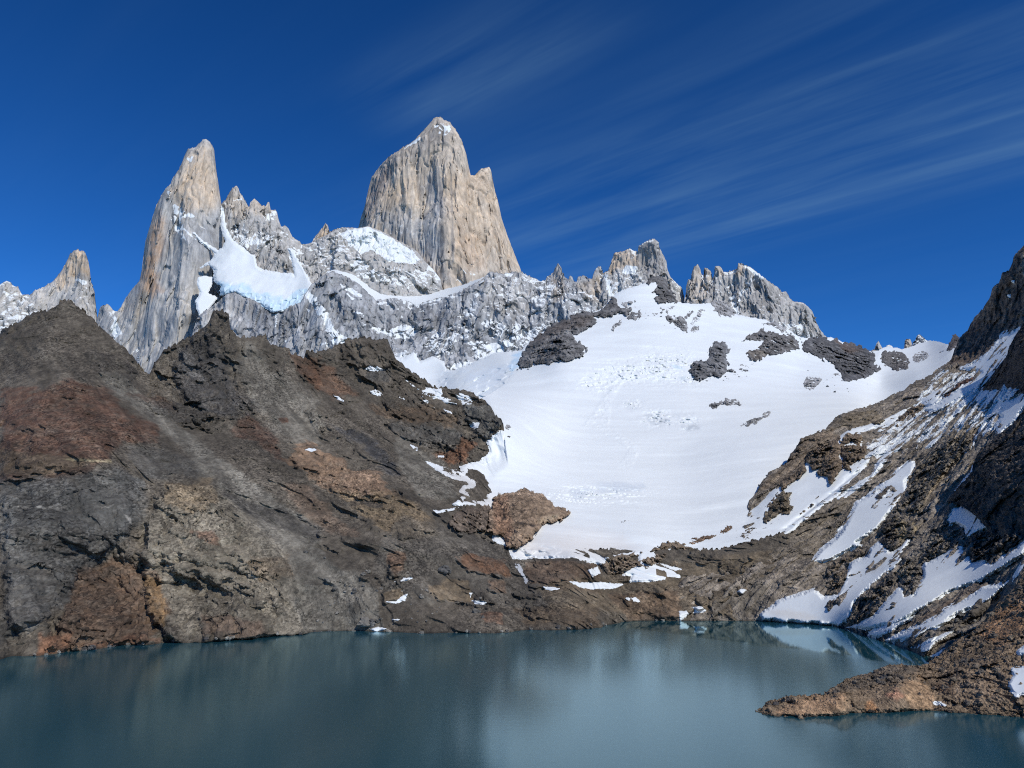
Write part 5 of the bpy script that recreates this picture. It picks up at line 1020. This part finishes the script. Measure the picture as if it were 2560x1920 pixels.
rib_rock('Z3 690,850 690,760 740,690 760,560 790,470 830,430 890,340 930,262 1010,232 1100,200 1210,145 1290,185 1360,190 1370,260 1385,330 1390,500 1410,600 1360,670 1300,770 1260,770 1220,690 1130,680 1110,640 1150,600 1050,610 1050,540 980,540 990,650 900,710 800,790 720,865', 'tall brown buttress on the edge of the right flank', thick=24, width=34, L=20, a=6)
rib_rock('Z3 1400,250 1470,195 1560,200 1640,230 1630,340 1690,350 1660,480 1560,540 1490,570 1500,640 1410,610 1395,400', 'square brown block right of the tall buttress', thick=14, width=22, L=18, a=5)
rib_rock('Z2 0,700 0,605 130,515 240,485 380,455 400,470 330,560 280,600 400,520 500,480 560,490 620,470 600,520 550,570 605,605 580,630 500,650 440,620 330,660 200,705 130,690', 'tan rock cap above the tall buttress', (0.15, 0.122, 0.082), 14, 20, 16, 4)
rib_rock('Z3 435,840 470,770 540,680 600,630 740,565 760,600 700,700 690,800 640,830 590,800 560,830 490,852', 'dark-sided rock at the lower left of the tall buttress', (0.12, 0.10, 0.075), 12, 16)
rib_rock('Z3 318,992 380,910 445,868 430,915 370,962', 'small dark rock trailing below the buttress', thick=4, width=6)
rib_rock('Z3 478,1192 540,1100 600,1000 680,900 720,868 822,878 800,930 810,1010 862,1030 840,1090 780,1130 650,1150 600,1190 540,1242 500,1232', 'tan pyramid rock in the snow below the buttress', (0.155, 0.125, 0.085), 12, 18)
rib_rock('Z3 508,1060 580,975 660,880 702,868 620,965 560,1062', 'thin rock leaning on the tan pyramid rock', thick=5, width=6)
rib_rock('Z3 850,1190 930,1100 1000,1060 1098,988 1080,1025 990,1100 930,1145', 'thin dark rock sliver in the snow beside the brown rib', thick=4, width=6)
rib_rock('Z2 960,285 980,230 1060,150 1130,105 1200,55 1240,5 1300,5 1310,60 1240,100 1150,120 1120,170 1060,210 1000,265', 'jagged brown rib right under the high dark wall', thick=8, width=12)
rib_rock('Z2 825,305 870,230 960,165 1050,130 1000,185 900,250', 'narrow brown rib left of the jagged one', thick=5, width=8)
rib_rock('Z2 935,405 1000,340 1030,290 1080,220 1190,190 1240,130 1300,108 1340,130 1410,122 1390,155 1290,180 1240,210 1120,240 1080,290 1070,330 990,385', 'knobbly tan rib in the upper snow of the right flank', (0.16, 0.12, 0.085), 7, 10)
rib_rock('Z2 1072,392 1100,358 1160,338 1240,258 1258,240 1240,302 1180,342 1120,385', 'short rib below the knobbly tan one', thick=5, width=7)
rib_rock('Z2 700,650 760,600 850,500 900,460 1000,410 1085,395 1050,442 960,522 930,555 920,510 850,552 800,622 740,655', 'slanting brown rib in the middle of the right snow', thick=6, width=9)
rib_rock('Z2 1222,405 1300,320 1380,240 1500,140 1640,58 1710,45 1600,150 1450,222 1330,322', 'rusty rib pointing up into the shaded gully', (0.12, 0.07, 0.05), 8, 11)
rib_rock('Z2 395,475 500,400 600,368 690,308 820,250 840,262 700,332 600,392 500,432', 'thin rock edge along the crest of the right flank', (0.13, 0.11, 0.085), 5, 6)

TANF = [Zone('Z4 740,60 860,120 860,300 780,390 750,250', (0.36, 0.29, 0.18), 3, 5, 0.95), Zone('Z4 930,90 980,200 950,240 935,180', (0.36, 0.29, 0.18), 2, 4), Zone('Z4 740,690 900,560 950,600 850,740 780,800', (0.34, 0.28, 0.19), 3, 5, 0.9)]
DKB = (0.135, 0.115, 0.09)
def crag_rock(outline, label, thick, **k):
    return rib_rock(outline, label, k.pop('colour', DKB), thick, 16, 15, 3.2, base=ridge.dist, **k)
crag_rock('Z2 700,1650 840,1420 900,1290 940,1160 1150,960 1400,800 1590,770 1640,890 1500,1000 1300,1200 1130,1400 1000,1640', 'dark jagged crag right of the middle snow slope', 9, colour=(0.17, 0.145, 0.11))
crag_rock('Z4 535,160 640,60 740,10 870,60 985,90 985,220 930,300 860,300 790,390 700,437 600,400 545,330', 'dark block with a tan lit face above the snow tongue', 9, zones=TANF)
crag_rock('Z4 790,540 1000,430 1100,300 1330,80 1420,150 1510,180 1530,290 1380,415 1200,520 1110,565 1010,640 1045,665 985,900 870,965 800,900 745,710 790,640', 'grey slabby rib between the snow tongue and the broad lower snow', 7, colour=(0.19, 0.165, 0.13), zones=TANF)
crag_rock('Z4 240,1095 270,1020 420,880 530,790 700,690 765,770 690,930 600,1040 480,1170 280,1300 140,1310 200,1200', 'broken dark rib running down to the lake beside the snow tongue', 6, colour=(0.16, 0.135, 0.105))
crag_rock('Z4 1530,350 1640,240 1780,200 1960,210 2150,200 2200,300 2050,440 1850,520 1790,575 1700,555 1610,565', 'dark crag at the top of the broad lower snow slope', 7, colour=(0.11, 0.095, 0.078))
crag_rock('Z4 -60,640 0,575 180,490 330,410 370,480 240,555 190,680 150,820 90,935 0,960 -60,960', 'brown crag left of the snow tongue above the ice cliff', 6, colour=(0.17, 0.135, 0.095))

# ------------------------------------------------------------------ snow patches on the rock
def drift(outline, label, on, thick=1.6, group=None, step=1.0, width=7, warp=3.2, soft=None, colour=SNOW[:3], **k):
    SERIAL[0] += 1
    base = on.dist if soft is None else (lambda x, y: on.soft_dist(x, y) - soft)
    return patch('snow_patch', outline, base, M_SNOW, thick, colour, step=step, warp=warp, warp_l=9, width=width, unit=12, rim=None if soft is None else (lambda x, y: on.dist(x, y) - (0.9 if on is ridge else 0.2)), label=label, cat='snow patch', group=group, seed=SERIAL[0], **k)
GM = 'snow fields on the right flank'
drift('Z1 1470,1659 1620,1600 1800,1480 1930,1330 1940,1270 2010,1228 2060,1250 2190,1180 2110,1400 2020,1580 Z2 1920,0 1800,120 1700,225 1560,315 1400,400 1280,480 1120,505 1050,470 1230,400 1330,322 1450,222 1600,150 1710,45', 'steep white gully between the dark wall and the shaded rib', ridge, 1.8, GM, 1.4, soft=7.2)
drift('Z2 1415,535 1480,400 1560,335 1630,325 1600,392 1520,442 1460,512', 'narrow snow strip under the shaded rib', ridge, 1.5, GM, soft=4.5)
drift('Z2 1640,400 1700,300 1750,250 1850,255 1950,235 2012,255 1970,350 2080,365 2130,350 2212,295 2300,260 2300,440 2212,470 2100,630 1950,750 1870,735 1880,660 1940,560 1840,540 1900,430 1915,385 1850,390 1760,440 1700,390', 'wide snow slope at the upper right under the shaded rib', ridge, 1.5, GM, 1.3, soft=6.1)
drift('Z2 1555,625 1640,550 1765,465 1720,522 1640,602', 'thin snow streak among tan ribs on the right', ridge, 1, GM, soft=4.5)
drift('Z2 1690,770 1700,640 1830,535 1835,560 1760,670 1720,760 1640,840 1640,770', 'forked snow streak beside the wide snow slope', ridge, 1, GM, soft=4.5)
drift('Z2 1055,945 1100,880 1225,798 1200,852 1120,912', 'lens of snow in the middle of the layered rock', ridge, 1.2, GM, soft=5.0)
drift('Z2 1540,975 1570,910 1645,838 1630,882', 'small snow lens right of the middle one', ridge, 1.2, GM, soft=5.0)
drift('Z2 1600,1200 1630,1100 1690,1040 1710,1100 1640,1210 1540,1310 1420,1410 1500,1310', 'shaded blue snow strip along the foot of the buttress', ridge, 1.2, GM, soft=5.6)
drift('Z3 1570,990 1680,930 1780,830 1900,740 1990,650 2120,560 2190,505 2240,520 2230,680 2140,740 2150,870 2050,990 1950,1120 1880,1220 1820,1300 1780,1330 1640,1420 1580,1450 1640,1480 1600,1510 1480,1560 1360,1659 Z4 250,410 180,460 0,555 -70,575 Z3 1060,1670 1150,1540 1340,1390 1440,1250 1540,1050', 'long snow slope down the middle of the right flank', ridge, 1.8, GM, 1.3, soft=6.6)
drift('Z2 395,1325 480,1170 520,1085 640,960 780,830 905,775 770,935 640,1045 545,1175 480,1245 425,1335', 'long thin snow streak above the middle snow slope', ridge, 1.2, GM, soft=4.5)
drift('Z2 55,1505 200,1390 320,1310 505,1215 300,1385 100,1525', 'hair-thin snow streak on the brown rib', ridge, 1.0, GM, soft=4.5)
drift('Z4 500,325 570,370 640,440 710,450 820,360 860,305 895,320 870,380 800,500 790,560 720,640 640,700 520,800 440,880 330,970 250,1050 240,1110 220,1160 200,1220 130,1300 60,1325 R6 860,735 740,722 540,712 375,702 365,660 450,600 480,570 560,540 720,495 775,550 870,530 890,500 920,430 940,330 990,300 1060,290 1080,230 1130,190', 'snow tongue ending in a low ice cliff at the water', ridge, 5, GM, 1.2, width=9, soft=3.5,
      zones=[Zone('R6 370,650 560,620 800,700 560,700', (0.74, 0.68, 0.58), 8, 10, 0.5), Zone('R6 365,665 440,680 560,705 800,715 860,740 540,725 365,705', (0.42, 0.57, 0.68), 3, 4, 0.8), Zone('R6 1060,380 1200,240 1240,250 1100,390', (0.72, 0.66, 0.55), 8, 8, 0.5)])
drift('Z4 1030,650 1050,560 1100,570 1200,530 1330,460 1430,400 1490,380 1560,500 1620,570 1700,550 1850,460 1780,580 1830,600 1950,520 2100,430 2212,330 2260,330 2212,500 2100,560 1900,690 1700,800 1560,850 1400,910 1300,950 1180,1040 1080,1090 1000,1130 900,1200 800,1250 690,1290 560,1310 450,1350 380,1350 280,1330 170,1330 250,1300 400,1230 500,1150 600,1040 700,930 760,870 830,880 850,960 940,950 1000,820 1050,720', 'broad lower snow slope right of the snow tongue', ridge, 1.8, GM, 1.3, soft=4.8)
drift('Z4 390,1430 450,1360 690,1290 900,1210 1015,1175 900,1250 760,1310 700,1370 600,1420 480,1455', 'small bright snow wedge at the waterline', ridge, 2, GM, soft=3.4)
drift('Z4 600,1485 700,1430 900,1330 1050,1270 1240,1180 1300,1110 1480,1020 1620,940 1720,850 1900,840 2050,780 2212,540 2290,500 2260,640 2100,760 1960,900 1850,1010 1660,1100 1560,1130 1440,1180 1300,1280 1180,1350 1080,1380 1000,1420 900,1460 740,1505', 'lowest long snow band reaching the lake, half in shade', ridge, 1.5, GM, 1.3, soft=4.2)
drift('Z4 900,1565 1000,1520 1100,1480 1250,1420 1395,1375 1300,1450 1180,1510 1120,1590 1060,1605 960,1585', 'snow scrap among boulders by the lake corner', ridge, 1.5, GM, soft=3.4)
drift('Z4 1140,1665 1330,1555 1300,1605 1200,1670', 'last thin snow scrap behind the spit', ridge, 1.2, GM, soft=3.4)
drift('Z4 1330,60 1400,-40 1560,-80 1810,-20 1740,110 1860,150 1780,200 1640,230 1560,290 1510,180 1400,130 1330,230', 'blue shaded snow hollow under the big buttress', ridge, 2, GM, soft=5.6)
drift('Z1 2070,665 2085,650 2100,655 2095,678', 'upper white snow dot on the dark wall', ridge, 1.5, GM, soft=6, width=3)
drift('Z1 2032,825 2072,830 2062,852', 'lower white snow dot on the dark wall', ridge, 1.5, GM, soft=6, width=3)
GH = 'snow patches on the brown hillside'
for outl, lab in [('Q3 790,80 830,60 900,66 945,90 900,100 850,97', 'oval snow patch high on the brown hillside under the notched crest'), ('Q3 835,285 880,280 940,303 990,330 920,328 870,320', 'curved snow patch below the oval one'), ('Q3 478,313 530,332 582,374 540,365', 'slanting snow sliver left of the curved patch'),
                  ('Q3 1165,190 1240,245 1300,285 1340,258 1485,268 1492,310 1470,340 1530,350 1625,405 1560,403 1480,393 1400,345 1300,295', 'long forked snow patch along the hill crest'), ('Q3 1305,338 1380,388 1425,432 1350,403', 'snow blade under the long forked patch'), ('Q3 1615,322 1680,345 1655,308 1772,350 1762,400 1680,417 1660,372', 'snow patch on top of the grey buttress'),
                  ('Q3 1718,583 1832,583 1822,620 1780,628', 'wedge of snow under the grey buttress'), ('Q3 232,825 270,810 348,830 290,845', 'small snow patch on the orange rock'), ('Q3 1202,783 1268,815 1262,842', 'tiny snow triangle in the grey scree'), ('Q3 1505,445 1585,492 1572,500', 'thin snow line above the grey buttress foot'),
                  ('Q3 1858,1470 1855,1440 1890,1405 1908,1430 1882,1475', 'snow blob against the left side of the rock dome'), ('Q3 1460,888 1508,888 1485,918', 'snow spot below the red rock'), ('Q3 1415,1385 1500,1388 1645,1362 1500,1408 1440,1412', 'dirty snow strip in the grey gully'), ('Q3 1105,343 1148,348 1142,360', 'snow dot between the curved patch and the crest'),
                  ('Q4 732,703 800,700 850,660 884,647 862,692 800,718', 'smile-shaped snow patch above the far shore'), ('Q4 792,565 850,545 915,538 860,562', 'thin snow strip above the smile-shaped patch'), ('Q4 1332,696 1424,710 1400,720 1350,714', 'flat snow patch on the low shore slabs'), ('Q4 615,892 680,878 742,890 660,910', 'snow patch lying at the waterline'), ('Q4 1308,643 1328,643 1318,670', 'snow drop above the flat snow patch'),
                  ('R4 815,1393 880,1400 1000,1395 1150,1410 1110,1432 950,1442 870,1422', 'long flat snow bank under the moraine step'), ('R4 636,1413 700,1428 754,1435 700,1449 660,1442', 'snow patch left of the long flat bank'), ('R4 930,1322 990,1298 1008,1340 960,1362', 'snow patch in the notch above the long flat bank'), ('R4 1172,1498 1230,1493 1264,1520 1220,1528', 'lone snow patch on the ochre shore slab'),
                  ('R4 1670,1406 1722,1398 1690,1414', 'snow fleck high on the ochre slope'), ('R4 1862,1455 1890,1440 1928,1445 1900,1470', 'small oval snow patch left of the tall one'), ('R4 1578,1550 1640,1553 1678,1575 1650,1592 1588,1592 1610,1570', 'snow patch curled above the waterline'), ('R4 1505,1580 1550,1578 1568,1595 1530,1625 1506,1640', 'snow patch touching the water'), ('R4 202,1513 288,1522 262,1535', 'snow fleck on the grey shore slope'), ('Q4 776,827 824,826 816,834', 'tiny snow fleck near the far waterline')]:
    drift(outl, lab, hill, 1.4, GH, width=5, warp=1.6)
drift('R4 1912,1562 1950,1510 2000,1410 2030,1393 2068,1440 2062,1490 1990,1520 1930,1568', 'tall snow patch left of the snow tongue', hill, 4, GH, width=5, warp=2)
GN = 'snow patches on the spit'
drift('R6 1478,1228 1530,1230 1568,1250 1550,1264 1490,1252', 'small snow patch low on the spit', spit, 0.6, GN, width=5, warp=1.5)
drift('R6 1985,1012 2074,1000 2140,1010 2110,1170 2020,1208 1985,1160 1973,1100 2000,1060', 'large snow patch at the right edge of the spit', spit, 1.2, GN, width=8, soft=1.1)
drift('R6 2018,900 2074,862 2130,850 2100,930 2040,935', 'snow patch above the large one at the right edge', spit, 1.0, GN, width=6, soft=1.1)

# ------------------------------------------------------------------ boulders
def boulder_mesh(i):
    bm = bmesh.new()
    bmesh.ops.create_icosphere(bm, subdivisions=3, radius=1.0)
    co = np.array([v.co[:] for v in bm.verts])
    sc = np.array([1.0, 0.85, 0.72]) * (0.85 + 0.3 * np.random.default_rng(i).random(3))
    r = 1 + 0.34 * facets(co * 1.15 + i * 7.7, 1.2) + 0.10 * facets(co * 3.1 + i * 3.1)
    co = co * r[:, None] * sc
    F = np.array([[v.index for v in f.verts] for f in bm.faces]); bm.free()
    return co, F
SHAPES = [boulder_mesh(i) for i in range(9)]
MESHES = {}
def boulder(x, y, size, on, mat, colour, label, group, soft=0.0):
    k = random.randrange(9); key = (k, mat.name, colour)
    if key not in MESHES:
        co, F = SHAPES[k]
        t = np.empty(co.shape); t[:] = colour; t *= (1 + 0.3 * fbm(co * 2, 3))[:, None]
        o = link_mesh('boulder', co, F, mat, attrs={'tint': t, 'snow': np.zeros(len(co))}, smooth=False); MESHES[key] = o.data
    else:
        o = bpy.data.objects.new('boulder', MESHES[key]); C.objects.link(o)
    Y = float(on(np.array([x]), np.array([y]))[0]); p = at(x, y, Y)
    o.location = (p[0], p[1] - 0.2 * size, p[2] + 0.25 * size)
    o.scale = [size * random.uniform(0.8, 1.2) for _ in range(3)]
    o.rotation_euler = (random.uniform(-0.4, 0.4), random.uniform(-0.4, 0.4), random.uniform(0, 6.28))
    return tag(o, label, 'boulder', group)
def scatter(n, area, lo, hi, on, mat, colours, label, group):
    poly = tr(area); a, b = poly.min(0), poly.max(0); k = 0
    while k < n:
        x, y = random.uniform(a[0], b[0]), random.uniform(a[1], b[1])
        if seg_dist(np.array([x]), np.array([y]), poly, True)[0] < 3: continue
        boulder(x, y, lo + (hi - lo) * random.random() ** 3, on, mat, random.choice(colours), label, group); k += 1
CB = [(0.20, 0.165, 0.12), (0.15, 0.13, 0.105), (0.24, 0.185, 0.125), (0.11, 0.10, 0.09)]
CG = [(0.22, 0.205, 0.175), (0.16, 0.15, 0.13), (0.27, 0.25, 0.21), (0.12, 0.115, 0.105)]
scatter(70, 'R6 400,1245 520,1205 700,1195 850,1135 1010,1060 1200,995 1400,1005 1380,1090 1100,1130 900,1190 700,1220 520,1250 400,1290', 0.35, 1.3, spit.dist, M_NEAR, CB, 'brown boulder on the rubble crest of the spit', 'boulders along the crest of the spit')
scatter(75, 'R6 1400,1000 1560,910 1750,775 1950,570 2060,420 2074,900 1950,1000 1900,1280 1500,1230 1300,1200', 0.35, 1.5, spit.dist, M_NEAR, CB, 'brown boulder on the broad slope of the spit', 'boulders on the slope of the spit')
scatter(60, 'Q4 100,300 500,420 1000,600 1500,650 1400,860 700,890 200,880 350,650', 0.7, 2.3, hill.dist, M_HILL, CG, 'grey boulder in the scree above the far shore', 'boulders in the scree above the far shore')
scatter(30, 'Z4 900,1500 1100,1320 1400,1200 1900,900 2200,700 2212,900 1700,1250 1300,1420 1000,1550', 0.5, 1.6, ridge.dist, M_RIDGE, CG, 'grey boulder in the moraine strip beside the lowest snow band', 'boulders between the lowest snow bands')
scatter(14, 'Z4 180,1335 420,1345 460,1440 560,1490 900,1560 960,1600 880,1590 520,1520 400,1450 330,1370', 0.6, 1.5, ridge.dist, M_RIDGE, [(0.06, 0.06, 0.06), (0.09, 0.085, 0.08)], 'dark wet boulder at the lake corner by the snow bands', 'dark boulders at the lake corner')
boulder(700 + 585 / 2.765, 1250 + 855 / 2.765, 4.2, hill.dist, M_HILL, CG[0], 'largest grey boulder standing just above the far waterline', None)
boulder(700 + 632 / 2.765, 1250 + 858 / 2.765, 2.4, hill.dist, M_HILL, CG[3], 'smaller dark boulder right beside the largest shore boulder', None)
boulder(700 + 1140 / 2.765, 1250 + 495 / 2.765, 4.5, hill.dist, M_HILL, CG[3], 'dark boulder below the rusty bank in the middle of the far slope', None)
drift('R4 462,1272 500,1285 522,1335 552,1388 540,1404 512,1352 492,1315 476,1300', 'thin white meltwater stream falling through the brown step', hill, 0.8, None, width=3, warp=1.0, colour=(0.45, 0.47, 0.48))

for (x0, y0), (x1, y1) in zip(H_SHORE[3:-1], H_SHORE[4:]):
    for k in range(int(abs(x1 - x0) / 26)):
        f = random.random(); x = x0 + (x1 - x0) * f; y = y0 + (y1 - y0) * f - random.uniform(-1, 4)
        boulder(x, y, random.uniform(0.5, 1.7), hill.dist, M_HILL, random.choice(CG[1:] + [(0.08, 0.075, 0.07)]), 'stone lying right at the waterline of the far shore', 'stones along the far waterline')
for (x0, y0), (x1, y1) in zip(N_SHORE[:-3], N_SHORE[1:-2]):
    for k in range(int(abs(x1 - x0) / 22)):
        f = random.random(); x = x0 + (x1 - x0) * f; y = y0 + (y1 - y0) * f - random.uniform(-1, 4)
        boulder(x, y, random.uniform(0.25, 0.7), spit.dist, M_NEAR, random.choice([(0.07, 0.06, 0.05), (0.12, 0.095, 0.07)]), 'dark wet stone at the front waterline of the spit', 'stones along the waterline of the spit')

scatter(16, 'Z5 1100,1560 1660,1480 1800,1500 1800,1600 1500,1640 1100,1650', 1.2, 3.5, snow_dist, M_DARK, [(0.14, 0.14, 0.138), (0.2, 0.198, 0.19)], 'dark stone fallen below the double-headed outcrop', 'stones below the double-headed outcrop')
scatter(14, 'Z6 1560,640 2060,560 2212,700 2100,900 1700,760', 1.2, 3.2, snow_dist, M_DARK, [(0.2, 0.198, 0.19), (0.15, 0.15, 0.148)], 'grey stone among the small outcrops of the upper snow', 'stones among the upper outcrops')
scatter(12, 'R5 440,700 660,730 700,800 900,760 900,840 600,860', 1.0, 2.8, snow_dist, M_DARK, [(0.13, 0.13, 0.128)], 'dark stone in the snow under the black crag', 'stones under the black crag')
scatter(16, 'Z3 200,1100 900,1150 700,1400 100,1480', 0.5, 1.4, snow_dist, M_RIDGE, [(0.2, 0.16, 0.11), (0.12, 0.1, 0.08)], 'brown stone on the snow below the tan pyramid rock', 'stones on the snow at the right flank foot')
